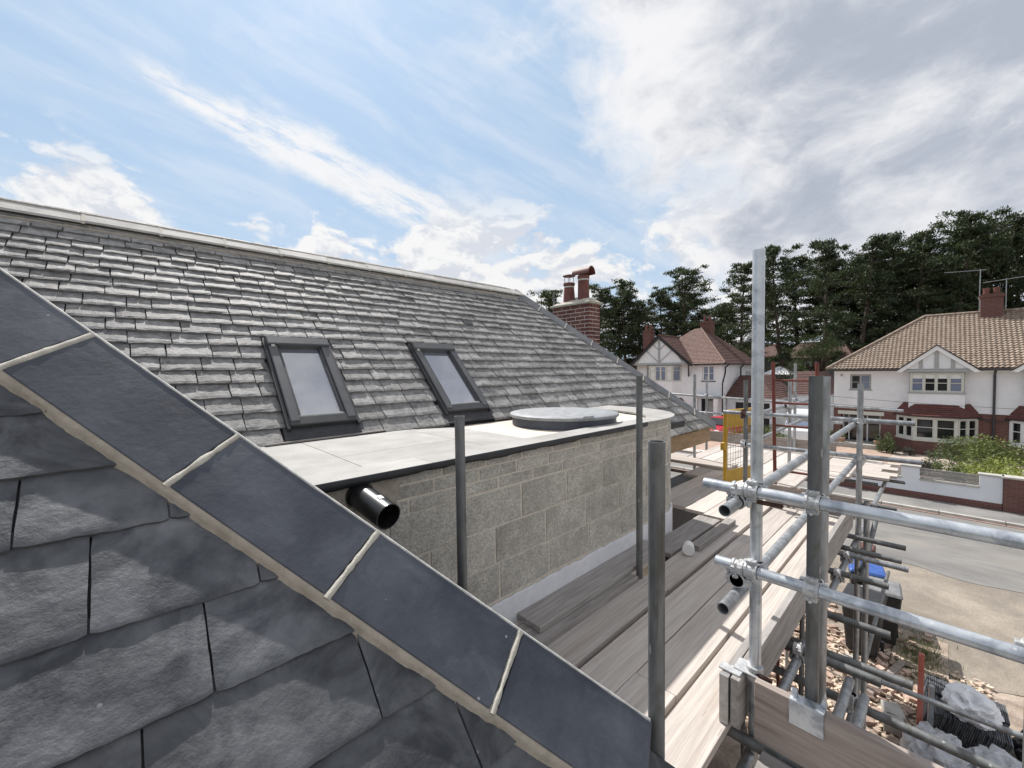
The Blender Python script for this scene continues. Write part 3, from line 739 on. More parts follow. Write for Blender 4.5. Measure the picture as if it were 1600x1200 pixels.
# ---- roof windows
for wi, (xa, xb) in enumerate(WINS):
    w_ = MB(); P = lambda x, s, h: OM+XV*x+SV*s+NV*h
    fr = MB()
    def fbar(x0, x1, s0, s1, h0, h1, mbx): mbx.hexa([P(x0, s0, h0), P(x1, s0, h0), P(x1, s1, h0), P(x0, s1, h0), P(x0, s0, h1), P(x1, s0, h1), P(x1, s1, h1), P(x0, s1, h1)])
    fbar(xa, xb, WS0, WS1, .0, .030, fr)
    rw = fr.build('roof_window', 'win_frame', house)
    b = MB(); fbar(xa+.012, xa+.075, WS0+.03, WS1-.01, .030, .082, b); b.build('side_cover', 'win_grey', rw, bevel=.006)
    b = MB(); fbar(xb-.075, xb-.012, WS0+.03, WS1-.01, .030, .082, b); b.build('side_cover', 'win_grey', rw, bevel=.006)
    b = MB(); fbar(xa-.012, xa+.008, WS0-.02, WS1+.03, .0, .062, b); b.build('side_flashing', 'win_frame', rw)
    b = MB(); fbar(xb-.008, xb+.012, WS0-.02, WS1+.03, .0, .062, b); b.build('side_flashing', 'win_frame', rw)
    b = MB(); fbar(xa+.004, xb-.004, WS1-.075, WS1+.012, .030, .100, b); b.build('top_hood', 'win_grey', rw, bevel=.008)
    b = MB(); fbar(xa+.004, xb-.004, WS1+.014, WS1+.03, .020, .085, b); b.build('top_flashing', 'win_frame', rw, bevel=.004)
    b = MB(); fbar(xa+.008, xb-.008, WS0+.0, WS0+.075, .030, .074, b); b.build('bottom_cover', 'win_frame', rw, bevel=.006)
    b = MB(); fbar(xa+.077, xb-.077, WS0+.077, WS0+.098, .030, .066, b); b.build('sash_rail', 'trim_grey', rw, bevel=.004)
    b = MB(); fbar(xa+.078, xa+.092, WS0+.098, WS1-.078, .030, .068, b); b.build('sash_stile', 'win_frame', rw)
    b = MB(); fbar(xb-.092, xb-.078, WS0+.098, WS1-.078, .030, .068, b); b.build('sash_stile', 'win_frame', rw)
    b = MB(); fbar(xa+.090, xb-.090, WS0+.096, WS1-.076, .036, .046, b); b.build('pane', 'roof_glass', rw)
    b = MB(); fbar(xa+.030, xa+.055, WS1-.10, WS1-.078, .083, .092, b); b.build('label_plate', 'trim_cream', rw)
    # pleated apron below
    mb = MB(); ss = [WS0+.01, WS0-.05, WS0-.055, WS0-.115]; hs = [.034, .030, .026, .022]
    vs = []; fs = []
    for s_, h_ in zip(ss, hs):
        for k in range(9):
            x = xa-.035+(xb-xa+.07)*k/8; vs.append(P(x, s_, h_+.003*fnoise(x*9, s_*9, 1)))
    for r in range(3):
        for k in range(8): i = r*9+k; fs.append((i, i+1, i+10, i+9))
    mb.add(vs, fs).build('apron', 'lead', rw)

# ---- brick chimney on the hip end
CX, CY, CW_, CD = 6.42, 4.64, .34, .90
chm = MB().box(CX+.003, CX+CW_-.003, CY+.003, CY+CD-.003, -1.0, 1.26); chimney = chm.build('chimney', 'brick_mortar', house)
rngc = random.Random(2)
for k in range(19):
    z0 = 1.262-.075*(k+1)
    if z0 < -.1: break
    for face in (0, 1):
        L = CD if face == 0 else CW_
        cutsb = []
        if face == 0: st = -.1125 if k % 2 else 0.0
        else: st = 0.0 if k % 2 else -.1125
        x = st
        while x < L-.01:
            a, b = max(x, 0), min(x+.225, L); x += .225
            if b-a < .03: continue
            lo, hi = a+(.0075 if a > 0 else 0), b-(.0075 if b < L else 0)
            pr = rngc.uniform(-.001, .002)
            mb = MB()
            if face == 0: mb.box(CX-.001-pr, CX+.06, CY+lo, CY+hi, z0+.0075, z0+.0675)
            else: mb.box(CX+lo+.062 if lo < .01 else CX+lo, CX+hi, CY-.001-pr, CY+.05, z0+.0075, z0+.0675)
            mb.build('brick', 'brick', chimney)
cp = MB().prism([(CX-.05, CY-.05, 1.262), (CX+CW_+.05, CY-.05, 1.262), (CX+CW_+.05, CY+CD+.05, 1.262), (CX-.05, CY+CD+.05, 1.262)], (0, 0, .045)).build('chimney_cap', 'cement', chimney, bevel=.008)
mb = MB(); a = .03
mb.hexa([(CX-a, CY-a, 1.307), (CX+CW_+a, CY-a, 1.307), (CX+CW_+a, CY+CD+a, 1.307), (CX-a, CY+CD+a, 1.307), (CX+.08, CY+.08, 1.385), (CX+CW_-.08, CY+.08, 1.385), (CX+CW_-.08, CY+CD-.08, 1.385), (CX+.08, CY+CD-.08, 1.385)]).build('flaunching', 'cement', chimney, bevel=.01)
px_, py_ = CX+.17, CY+.26
pt = MB().lathe((px_, py_, 0), [(.118, 1.33), (.112, 1.50), (.108, 1.78), (.118, 1.80), (.118, 1.845), (.105, 1.85), (.09, 1.84)], 28).build('chimney_pot', 'terracotta', chimney, smooth=40)
MB().lathe((px_, py_, 0), [(.112, 1.748), (.113, 1.778)], 28).build('pot_band', 'ridge_tile', pt, smooth=40)
mb = MB(); n = 14; vs = []; fs = []
for k in range(n+1):
    t = math.pi*k/n; 
    for e in (-.20, .20):
        for rr in (.150, .128): vs.append((px_+rr*math.cos(t)*.8+0*e, py_+e, 1.86+rr*math.sin(t)))
for k in range(n):
    i = k*4; fs += [(i, i+4, i+6, i+2), (i+1, i+3, i+7, i+5), (i, i+1, i+5, i+4), (i+2, i+6, i+7, i+3)]
fs += [(0, 2, 3, 1), (n*4, n*4+1, n*4+3, n*4+2)]
mb.add(vs, fs).build('half_round_cowl', 'terracotta', pt, smooth=40)
px2, py2 = CX+.17, CY+.62
pt2 = MB().lathe((px2, py2, 0), [(.125, 1.33), (.115, 1.5), (.098, 1.70), (.118, 1.715), (.118, 1.755), (.10, 1.76), (.08, 1.75)], 28).build('chimney_pot', 'terracotta', chimney, smooth=40)
MB().lathe((px2, py2, 0), [(.106, 1.660), (.104, 1.690)], 28).build('pot_band', 'ridge_tile', pt2, smooth=40)
for k in range(4):
    t = math.pi/2*k+.5; MB().tube((px2+.09*math.cos(t), py2+.09*math.sin(t), 1.74), (px2+.09*math.cos(t), py2+.09*math.sin(t), 1.905), .007, 6).build('cowl_stay', 'galv', pt2)
MB().lathe((px2, py2, 0), [(.125, 1.895), (.128, 1.905), (.05, 1.935), (.01, 1.94)], 28).build('cowl_cap', 'terracotta', pt2, smooth=40)
MB().tube((CX+.1, CY+.97, .6), (CX+.1, CY+.97, 1.63), .02, 8).build('vent_stub', 'galv_old', chimney)
# ================================================================== scaffolding
ZP = -1.6; TR = .02415
scaf = thing('scaffolding', 'galvanised tube scaffolding with guardrails and toe boards round the house', 'scaffolding', (3.5, .6, ZG))
def tubeo(name, p0, p1, m='galv', n=20):
    return MB().tube(p0, p1, TR, n, hollow=TR-.0035).build(name, m, scaf, smooth=40)
def coupler(p, ax, bx, parent, m='coupler', gap=.052, bolt=True):
    """double coupler: two bands back to back, with eye bolts and nuts. p = centre of tube a, tube b lies at p+off"""
    p = V(p); ax = V(ax).normalized(); bx = V(bx).normalized(); off = ax.cross(bx).normalized()
    mb = MB()
    def band(c, a, sgn):
        side = a.cross(off).normalized()
        for dx in (-.019, .019): mb.tube(c+a*(dx-.006), c+a*(dx+.006), .0335, 18)
        mb.tube(c-a*.025, c+a*.025, .0300, 18)
        for sd in (-1, 1):
            mb.obox(c+side*sd*.036, a, side, off, .040, .020, .026)
        if bolt:
            b0 = c+side*.040-off*sgn*.034; mb.tube(b0, b0+off*sgn*.066, .0065, 8)
            mb.tube(b0+off*sgn*.000, b0+off*sgn*.013, .0125, 6)
            mb.tube(c-side*.040-off*.02, c-side*.040+off*.02, .009, 8)
    band(p, ax, -1); q = p+off*gap; band(q, bx, 1)
    mb.obox(p+off*gap/2, ax, ax.cross(off).normalized(), off, .046, .046, .012)
    return mb.build('coupler', m, parent, bevel=.0015)
X_, Y_, Z_ = V((1, 0, 0)), V((0, 1, 0)), V((0, 0, 1))
# standards
st1 = tubeo('standard_tube', (2.01, .56, ZG), (2.018, .56, .512), 'galv_bright')
st2 = tubeo('standard_tube', (1.985, .345, ZG), (1.985, .345, -.036), 'galv_old')
st3 = tubeo('standard_tube', (5.30, .56, ZG), (5.30, .56, -.172))
tubeo('standard_tube', (1.125, .575, ZG), (1.125, .575, -.214), 'galv_old')
tubeo('standard_tube', (1.17, 1.60, ZG), (1.157, 1.60, -.218), 'galv_old')
tubeo('standard_tube', (2.80, 1.57, ZG), (2.80, 1.57, -.054), 'galv_old')
tubeo('standard_tube', (7.16, 2.96, ZG), (7.16, 2.96, -.106))
st4 = tubeo('standard_tube', (5.42, 1.63, ZG), (5.42, 1.63, -.15), 'galv_old')
tubeo('standard_tube', (9.22, 3.55, ZG), (9.22, 3.55, -.17))
st5 = tubeo('standard_tube', (7.60, 1.655, ZG), (7.60, 1.655, -.222))
tubeo('standard_tube', (9.22, 1.925, ZG), (9.22, 1.925, .07))
tubeo('standard_tube', (2.62, .418, ZG), (2.62, .418, -.05), 'galv')
st6 = tubeo('standard_tube', (2.00, -.215, ZG), (2.00, -.215, -.872), 'galv_old')
tubeo('standard_tube', (5.32, 1.02, ZG), (5.32, 1.02, -1.66), 'galv_old')
tubeo('standard_tube', (5.34, .50, ZG), (5.34, .50, -1.35), 'galv')
# guardrails along the house
g1 = tubeo('guardrail_tube', (1.78, .612, -.592), (5.47, .612, -.585))
g2 = tubeo('guardrail_tube', (1.77, .612, -1.002), (5.50, .612, -.985))
# guardrails across, in front of the standards
t1 = tubeo('guardrail_tube', (1.953, .76, -.538), (1.953, -1.6, -.532), 'galv_bright')
t2 = tubeo('guardrail_tube', (1.953, .705, -.888), (1.953, -1.6, -.880), 'galv_bright')
t3 = tubeo('guardrail_tube', (5.36, 1.86, -.545), (5.36, .17, -.545))
t4 = tubeo('guardrail_tube', (5.36, 1.60, -.925), (5.36, .12, -.905))
for z, m_ in ((-.536, 'coupler'), (-.886, 'coupler')):
    coupler((1.953, .56, z), Y_, Z_, st1, m_); coupler((1.953, .345, z), Y_, Z_, st2, m_, gap=.040)
coupler((1.953, .612, -.538), Y_, X_, t1, 'coupler'); coupler((1.953, .612, -.888), Y_, X_, t2, 'coupler')
MB().obox((1.955, .50, -.578), Y_, X_, Z_, .11, .02, .016).build('rusty_clip', 'coupler_rust', t1, bevel=.003)
for z in (-.545, -.915):
    coupler((5.36, .56, z), Y_, Z_, st3, gap=-.055); coupler((5.36, .845, z), Y_, Z_, t3 if z > -.7 else t4, 'coupler', gap=.06)
    coupler((5.36, 1.635, z), Y_, Z_, st4, 'coupler_rust' if z > -.7 else 'coupler', gap=.06)
coupler((1.953, -.215, -.884), Y_, Z_, st6)
# standard with coupler just beyond the pair at the far bay
st7 = tubeo('standard_tube', (5.42, .845, ZG), (5.42, .845, -.12), 'galv_old')
# rails beyond
tubeo('guardrail_tube', (5.6, 1.72, -.62), (9.3, 1.74, -.63)); tubeo('guardrail_tube', (5.2, 1.46, -.84), (9.3, 1.50, -.80))
r9 = tubeo('guardrail_tube', (9.17, 4.42, -.585), (9.17, .43, -.735)); r8 = tubeo('guardrail_tube', (9.17, 3.95, -.97), (9.17, 1.2, -1.0))
for y in (3.55, 1.925): coupler((9.17, y, -.60-.01*(3.5-y)), Y_, Z_, r9); coupler((9.17, y, -.98), Y_, Z_, r8)
coupler((9.17, 2.75, -.615), Y_, Z_, r9, 'coupler_rust'); coupler((7.6, 1.715, -.62), X_, Z_, st5)
# transoms under the deck sticking out over the yard
for x, ye, m_, ye2 in ((1.30, .36, 'galv_old', 2.1), (2.90, .20, 'galv_old', 1.7), (3.46, .20, 'galv_old', 1.7), (4.23, .26, 'galv_old', 1.75), (4.70, .17, 'galv', 1.75), (4.86, .22, 'galv_old', 1.75), (5.24, .21, 'galv_old', 1.75), (6.6, .35, 'galv_old', 3.2), (8.2, .35, 'galv_old', 3.4)):
    tubeo('transom_tube', (x, ye, ZP-.108), (x, ye2, ZP-.108), m_)
tubeo('transom_tube', (3.10, .085, ZP-.17), (3.10, 1.3, ZP-.20), 'galv_old')
l1 = tubeo('ledger_tube', (1.86, .572, ZP-.158), (9.3, .572, ZP-.158), 'galv'); tubeo('ledger_tube', (.4, 1.62, ZP-.115), (3.4, 1.62, ZP-.115), 'galv_old')
l2 = tubeo('ledger_tube', (3.00, 1.4, ZP-.36), (3.00, -.3, ZP-.36), 'galv_old')
tubeo('ledger_tube', (5.28, 1.4, ZP-1.53), (5.28, -.55, ZP-1.47), 'galv'); tubeo('ledger_tube', (3.4, .58, ZP-1.9), (9.3, .58, ZP-1.9), 'galv_old')
tubeo('brace_tube', (2.30, .345, ZP-.20), (3.02, .345, ZP-.24), 'galv'); tubeo('brace_tube', (2.38, .275, ZP-.24), (2.98, .275, ZP-.28), 'galv')
tubeo('brace_tube', (5.1, .52, -2.1), (6.3, .50, -1.75), 'galv_old')
tubeo('transom_tube', (1.97, .95, ZP-.07), (1.97, -1.2, ZP-.09), 'galv_old')
for x in (2.9, 3.46, 4.23, 4.7): coupler((x, .572, ZP-.108), Y_, X_, l1, 'coupler', gap=.05)
coupler((3.0, .345, ZP-.36), Y_, Z_, l2); coupler((3.0, .50, ZP-.36), Y_, X_, l2)
# toe boards
def board(name, x0, x1, y0, y1, z0, z1, m, parent=None, **k):
    """sawn board with slightly uneven edges"""
    mb = MB(); n = 10; vs = []; fs = []; lx = (x1-x0) >= (y1-y0); sd = RNG.random()*40
    for i in range(n+1):
        f = i/n; j = .0025*fnoise(f*4+sd, 1, sd); j2 = .0025*fnoise(f*4+sd, 5, sd); jz = .002*fnoise(f*3+sd, 8, sd)
        if lx: x = x0+(x1-x0)*f; pts = [(x, y0+j, z0), (x, y1+j2, z0), (x, y1+j2, z1+jz), (x, y0+j, z1+jz)]
        else: y = y0+(y1-y0)*f; pts = [(x0+j, y, z0), (x1+j2, y, z0), (x1+j2, y, z1+jz), (x0+j, y, z1+jz)]
        vs += pts
    for i in range(n):
        for c in range(4): a = i*4+c; b = i*4+(c+1) % 4; fs.append((a, a+4, b+4, b) if lx else (a, b, b+4, a+4))
    fs += [(0, 1, 2, 3), (n*4+3, n*4+2, n*4+1, n*4)] if lx else [(3, 2, 1, 0), (n*4, n*4+1, n*4+2, n*4+3)]
    return mb.add(vs, fs).build(name, m, parent, bevel=.002, **k)
def endband(x, y0, y1, z0, z1, parent, axis='x'):
    mb = MB()
    if axis == 'x': mb.box(x-.0015, x+.022, y0-.0015, y1+.0015, z0-.001, z1+.002)
    else: mb.box(y0-.0015, y1+.0015, x-.0015, x+.022, z0-.001, z1+.002)
    return mb.build('end_band', 'band_metal', parent)
tb = board('toe_board', 1.905, 5.22, .590, .626, ZP+.004, ZP+.225, 'wood_grey_x', scaf)
tbb = board('toe_board', 1.900, 2.30, .634, .668, ZP+.004, ZP+.222, 'wood_grey_x', scaf); endband(1.898, .634, .668, ZP+.004, ZP+.222, tbb)
tb2 = board('toe_board', 1.918, 1.955, -1.7, .535, ZP-.005, ZP+.250, 'wood_brown_y', scaf)
board('toe_board', 5.46, 5.497, .60, 1.42, ZP+.004, ZP+.225, 'wood_brown_y', scaf)
board('toe_board', 9.24, 9.277, 1.3, 4.2, ZP+.004, ZP+.225, 'wood_brown_y', scaf)
# board clips
mb = MB()
mb.obox((1.912, .35, ZP+.205), Y_, X_, Z_, .115, .005, .100); mb.obox((1.935, .35, ZP+.2555), Y_, X_, Z_, .115, .050, .006); mb.obox((1.9595, .35, ZP+.21), Y_, X_, Z_, .115, .004, .07)
mb.tube((1.94, .395, ZP+.255), (1.94, .395, ZP+.285), .013, 10); mb.prism([(1.945, .315, ZP+.255), (1.945, .29, ZP+.255), (1.945, .298, ZP+.31)], (.03, 0, 0))
mb.build('board_clip', 'galv_bright', tb2, bevel=.002)
mb = MB(); mb.obox((2.01, .585, ZP+.235), X_, Y_, Z_, .09, .10, .008); mb.tube((2.01, .56, ZP+.20), (2.01, .56, ZP+.262), .034, 18); mb.obox((1.955, .64, ZP+.228), X_, Y_, Z_, .05, .09, .010)
mb.build('board_clip', 'coupler', st1, bevel=.002)
MB().obox((1.985, .515, ZP+.238), Y_, X_, Z_, .06, .014, .014).build('clip_bolt', 'coupler_rust', st1)

# ---- platform boards
deck = thing('scaffold_platform', 'long walkway of worn pale scaffold boards beside the blockwork bay', 'platform', (4, 1.1, ZP-.04))
lanes = [(.636, .843), (.871, 1.083), (1.091, 1.303), (1.341, 1.556)]
rngd = random.Random(21)
for li, (y0, y1) in enumerate(lanes):
    x = (-.5, -1.3, .1, -.8)[li]; first = True
    xe_ = 5.44 if li < 3 else 9.22
    while x < xe_-.05:
        L = 3.95 if not first else (3.95, 3.2, 3.95, 3.6)[li]; first = False
        x1 = min(x+L, xe_); dz = rngd.uniform(-.003, .003)
        p = board('plank', x, x1-.006, y0+rngd.uniform(-.003, .003), y1+rngd.uniform(-.003, .003), ZP-.038+dz, ZP+dz, 'wood_x', deck)
        x = x1
for k, (y0, y1, x0, x1) in enumerate([(1.562, 1.785, 4.55, 9.2), (1.79, 2.01, 4.60, 9.2), (2.02, 2.24, 4.62, 9.2), (2.25, 2.47, 4.75, 9.2), (2.475, 2.69, 6.1, 9.2), (2.70, 2.92, 7.3, 9.2), (2.93, 3.15, 7.3, 9.2)]):
    board('plank', x0, x1, y0, y1-.002, ZP-.038, ZP+rngd.uniform(-.002, .003), 'wood_x', deck)
for k in range(4):
    board('plank', 6.25+.225*k, 6.25+.225*k+.218, 2.26, 4.1, ZP+.004, ZP+.042, 'wood_y', deck) if k > 1 else board('plank', 7.3+.5*k, 7.3+.5*k+.22, 3.16, 4.2, ZP-.03, ZP+.008, 'wood_y', deck)
for (y0, y1) in ((.745, .965), (1.20, 1.43)):  # added under-boards, shut light out from below so the gaps read dark
    for x0, x1 in ((-.6, 3.3), (3.31, 5.44)): board('plank', x0, x1, y0, y1, ZP-.082, ZP-.043, 'wood_x', deck)
# return platform where the photographer stands
ret = thing('return_platform', 'short grey scaffold boards turning the corner behind the brown toe board', 'platform', (1.2, -.5, ZP-.1))
for k in range(8):
    x0 = 1.695-.228*k
    board('plank', x0, x0+.218, -2.2, (.50, .52, .50, .49, .5, .5, .5, .5)[k], ZP-.065, ZP-.027, 'wood_grey_y', ret)
# far platform beyond the ladder, boards across
fd = thing('far_platform', 'stepped pale boards of the far lift sticking out above the road', 'platform', (8.4, .9, ZP-.05))
for k, (x0, ye) in enumerate([(7.80, .50), (8.03, .43), (8.26, .62), (8.49, .45), (8.72, .55), (8.95, .66)]):
    board('plank', x0, x0+.222, ye, 1.31, ZP-.036, ZP+.002, 'wood_y', fd)
board('plank', 7.3, 7.52, .95, 1.31, ZP-.036, ZP+.002, 'wood_y', fd); board('plank', 7.54, 7.76, .90, 1.31, ZP-.036, ZP+.002, 'wood_y', fd)
tubeo('transom_tube', (7.86, .62, ZP-.12), (7.86, 2.0, ZP-.12), 'galv_old')

# ---- loose boards by the wall
lb1 = board('loose_board', 1.72, 3.30, 1.605, 1.806, ZP+.044, ZP+.082, 'wood_grey_x', label='upper grey scaffold board lying against the foot of the block wall', cat='board', group='loose boards by the wall')
lb2 = board('loose_board', 1.60, 2.74, 1.545, 1.752, ZP+.003, ZP+.041, 'wood_grey_x', label='lower board under the grey board at the foot of the block wall', cat='board', group='loose boards by the wall')
lb3 = board('loose_board', 3.56, 4.46, 1.425, 1.500, ZP+.003, ZP+.050, 'wood_grey_x', label='narrow dark batten on the platform beyond the tall tube, white tub at its end', cat='board', group='loose boards by the wall')
lb4 = board('loose_board', 3.34, 4.46, 1.575, 1.795, ZP-.030, ZP+.008, 'wood_grey_x', label='short grey board between the narrow batten and the foot of the block wall', cat='board', group='loose boards by the wall')
tbc = V((3.44, 1.470, ZP+.056))
tub = thing('white_tub', 'small white plastic tub lying on its side on the boards', 'tub', tbc)
MB().tube(tbc, tbc+V((.9, .35, -.0)).normalized()*.075, .043, 28).build('body', 'tub_white', tub, smooth=40, bevel=.004)
MB().tube(tbc-V((.9, .35, -.0)).normalized()*.032, tbc-V((.9, .35, -.0)).normalized()*.001, .049, 28).build('lid', 'tub_white', tub, smooth=40, bevel=.003)

# ---- yellow gate
ga = math.radians(-13); gd = V((math.cos(ga), math.sin(ga), 0)); gn = V((-math.sin(ga), math.cos(ga), 0)); gp = V((5.80, 1.99, ZP+.035))
gate = thing('ladder_gate', 'yellow steel ladder access gate with mesh infill on the platform', 'gate', gp)
GW, GH = .78, .98
P = lambda a, z: gp+gd*a+V((0, 0, z))
MB().bar(P(0, 0), P(0, GH), .045, .045).build('post', 'yellow', gate, bevel=.008); MB().bar(P(GW, 0), P(GW, GH), .045, .045).build('post', 'yellow', gate, bevel=.008)
MB().obox(P(GW/2, GH-.105), gd, gn, Z_, GW-.047, .006, .21).build('top_plate', 'yellow', gate); MB().obox(P(GW/2, .09), gd, gn, Z_, GW-.047, .006, .18).build('kick_plate', 'yellow', gate)
MB().bar(P(.0, GH), P(GW, GH), .045, .04).build('top_rail', 'yellow', gate, bevel=.008); MB().bar(P(.023, GH-.21), P(GW-.023, GH-.21), .02, .02).build('mid_rail', 'yellow', gate)
for k in range(12): a = .06*(k+1); MB().tube(P(a, .18), P(a, GH-.22), .0025, 6).build('mesh_wire', 'galv', gate)
for k in range(8): z = .18+.075*(k+1); MB().tube(P(.02, z), P(GW-.02, z), .0025, 6).build('mesh_wire', 'galv', gate)
for k in range(9): a = .045+.085*k; MB().bar(P(a, GH-.22), P(a, GH-.33), .018, .006).build('comb_bar', 'yellow', gate)
MB().obox(P(-.045, .52), gd, gn, Z_, .06, .05, .10).build('hinge', 'yellow', gate, bevel=.006)

# ---- red ladder frame
lad = thing('ladder', 'red painted steel ladder frame rising through the scaffold', 'ladder', (5.62, 1.17, ZG))
for y, yt in ((1.335, 1.392), (.925, .968)): MB().tube((5.64, y-.05, ZG), (5.60, yt, .065 if y > 1 else .05), .019, 12).build('stile', 'red_steel', lad, smooth=40)
for k in range(17):
    z = -.155-.268*k; f = (z+.0)/(ZG)
    yl, yr = 1.392-.107*f, .968-.093*f
    MB().tube((5.60+.04*f, yl, z), (5.60+.04*f, yr, z), .0135, 10).build('rung', 'red_steel', lad, smooth=40)
# ================================================================== yard below
def bin_(name, x, y, lid, label, rz):
    t = thing(name, label, 'wheelie bin', (x, y, ZG), 'wheelie bins below the scaffold'); c = math.cos(rz); s_ = math.sin(rz)
    def T(a, b, z): return (x+a*c-b*s_, y+a*s_+b*c, ZG+z)
    MB().hexa([T(-.20, -.21, .06), T(.20, -.21, .06), T(.20, .21, .06), T(-.20, .21, .06), T(-.27, -.28, .98), T(.27, -.28, .98), T(.27, .28, .98), T(-.27, .28, .98)]).build('body', 'bin_black', t, bevel=.02)
    MB().hexa([T(-.30, -.30, .99), T(.30, -.30, .99), T(.30, .30, .99), T(-.30, .30, .99), T(-.26, -.27, 1.05), T(.27, -.27, 1.08), T(.27, .27, 1.08), T(-.26, .27, 1.05)]).build('lid', lid, t, bevel=.015)
    MB().tube(T(.33, -.2, .98), T(.33, .2, .98), .015, 8).build('handle', 'bin_black', t)
    for b in (-.24, .24): MB().tube(T(.22, b-.02, .10), T(.22, b+.02, .10), .10, 16).build('wheel', 'tyre', t)
bin_('wheelie_bin', 11.0, 1.02, 'bin_blue', 'wheelie bin with a blue lid behind the scaffold tubes', .2)
bin_('wheelie_bin', 10.25, .74, 'bin_lid', 'wheelie bin with a grey lid nearest the sandy verge', .1)
bin_('wheelie_bin', 9.6, .92, 'bin_black', 'black lidded wheelie bin tucked under the scaffold', -.05)
# debris
rngy = random.Random(9)
mb = MB()
for k in range(2600):
    x, y = rngy.uniform(6.2, 10.0), rngy.uniform(-.6, 2.2); s_ = rngy.uniform(.012, .05)
    a = rngy.uniform(0, 6.3); d1 = V((math.cos(a), math.sin(a), rngy.uniform(-.3, .3))).normalized(); d2 = d1.cross(Z_).normalized()
    mb.obox((x, y, ZG+.03), d1, d2, d1.cross(d2), s_*rngy.uniform(1, 3), s_, s_*.6)
mb.build('wood_chippings', 'wood_chip', kind='stuff', label='scattered wood chips and mortar crumbs on the ground')
mb = MB()
for k in range(120):
    x, y = rngy.uniform(7.0, 11.2), rngy.uniform(.1, 1.9); a = rngy.uniform(0, 6.3)
    d1 = V((math.cos(a), math.sin(a), rngy.uniform(-.4, .4))).normalized(); d2 = d1.cross(Z_).normalized()
    mb.obox((x, y, ZG+.04), d1, d2, d1.cross(d2), rngy.uniform(.05, .2), .10, .06)
mb.build('brick_rubble', 'brick_bit', kind='stuff', label='broken brick rubble strewn below the scaffold')
def sack(name, c, r, m, label, cat, seed):
    mb = MB(); n, k = 72, 40; vs = []; fs = []
    for i in range(k+1):
        ph = math.pi*i/k
        for j in range(n):
            th = 2*math.pi*j/n; d = V((math.sin(ph)*math.cos(th), math.sin(ph)*math.sin(th), math.cos(ph)))
            q = .9+.34*fnoise(d.x*1.7+seed, d.y*1.7, d.z*1.7)+.34*(.7-abs(fnoise(d.x*1.9+seed, d.y*1.9, d.z*1.9, 2)))+.05*(.6-abs(fnoise(d.x*5+seed, d.y*5, d.z*5, 2)))
            vs.append((c[0]+d.x*r[0]*q, c[1]+d.y*r[1]*q, max(ZG+.01, c[2]+d.z*r[2]*q)))
    for i in range(k):
        for j in range(n): fs.append((i*n+j, i*n+(j+1) % n, (i+1)*n+(j+1) % n, (i+1)*n+j))
    return mb.add(vs, fs).build(name, m, label=label, cat=cat, smooth=30)
sack('rubble_sack', (8.28, -.34, ZG+.52), (.30, .24, .17), 'plastic_white', 'crumpled white plastic sack on top of the slate stack', 'sack', 3)
sack('plastic_sheet', (7.15, -.05, ZG+.30), (.42, .30, .26), 'plastic_grey', 'greyish plastic sheeting heaped below the slate stack', 'sheeting', 8)
sack('plastic_sheet', (7.25, -.62, ZG+.30), (.45, .36, .24), 'plastic_grey', 'clear crumpled plastic wrap near the right-hand tube', 'sheeting', 15)
sack('rubble_sack', (8.3, -1.05, ZG+.2), (.35, .3, .2), 'bin_black', 'dark rubble sack on the sand beside the white sack', 'sack', 23)
pk = thing('slate_stack', 'stack of roofing slates standing on edge beside the red post', 'slates', (8.2, -.1, ZG))
pkr = random.Random(4)
for row in range(2):
    for k in range(38):
        a = V((8.62-row*.40, .12, ZG+.02)); d = V((-.05, -.78, 0)).normalized()
        p = a+d*(.0205*k)+V((0, 0, pkr.uniform(0, .010)))
        MB().obox(p+V((0, 0, .22-.05*row)), V((1, .05, .1)).normalized(), V((0, 1, .22)).normalized(), V((0, -.22, 1)).normalized(), .36+pkr.uniform(-.02, .02), .014, .40).build('slate', 'slate_near', pk)
rp = MB().bar((7.58, .14, ZG), (7.46, .13, ZG+1.42), .055, .05).build('timber_post', 'red_post', bevel=.004, label='pinkish red timber post standing upright in the rubble', cat='post')
gp_ = MB().bar((7.62, .045, ZG), (7.55, .03, ZG+1.0), .05, .05).build('steel_post', 'galv', bevel=.004, label='short grey steel post just right of the red post', cat='post')
for k, (x, y, a, L, m_, lab) in enumerate(((6.55, .42, -.5, .9, 'wood_grey_x', 'thin timber offcut lying across the wood chips below the scaffold'), (6.6, .62, .9, .55, 'wood_grey_x', 'short timber block crossing the thin offcut on the wood chips'), (9.0, .55, -.25, 1.3, 'wood_brown_y', 'long broken plank on the rubble near the bins'), (8.9, -.25, .3, .7, 'wood_brown_y', 'brown sheet of board leaning by the slate stack'))):
    d = V((math.cos(a), math.sin(a), .03)); MB().bar(V((x, y, ZG+.06))-d*L/2, V((x, y, ZG+.06))+d*L/2, .09 if k != 3 else .55, .04).build('timber_offcut', m_, label=lab, cat='timber', bevel=.004)
for k, (x, y, rz) in enumerate(((8.05, .42, .3), (7.78, .40, .1), (8.9, 1.0, .7))):
    MB().obox((x, y, ZG+.09), V((math.cos(rz), math.sin(rz), 0)), V((-math.sin(rz), math.cos(rz), 0)), Z_, .30, .22, .12).build('concrete_slab', 'concrete', bevel=.01, label=('pale concrete slab left of the red post', 'lower pale concrete slab nearest the red post', 'pale concrete slab lying among the bricks near the bins')[k], cat='slab', group='pale slabs on the rubble')
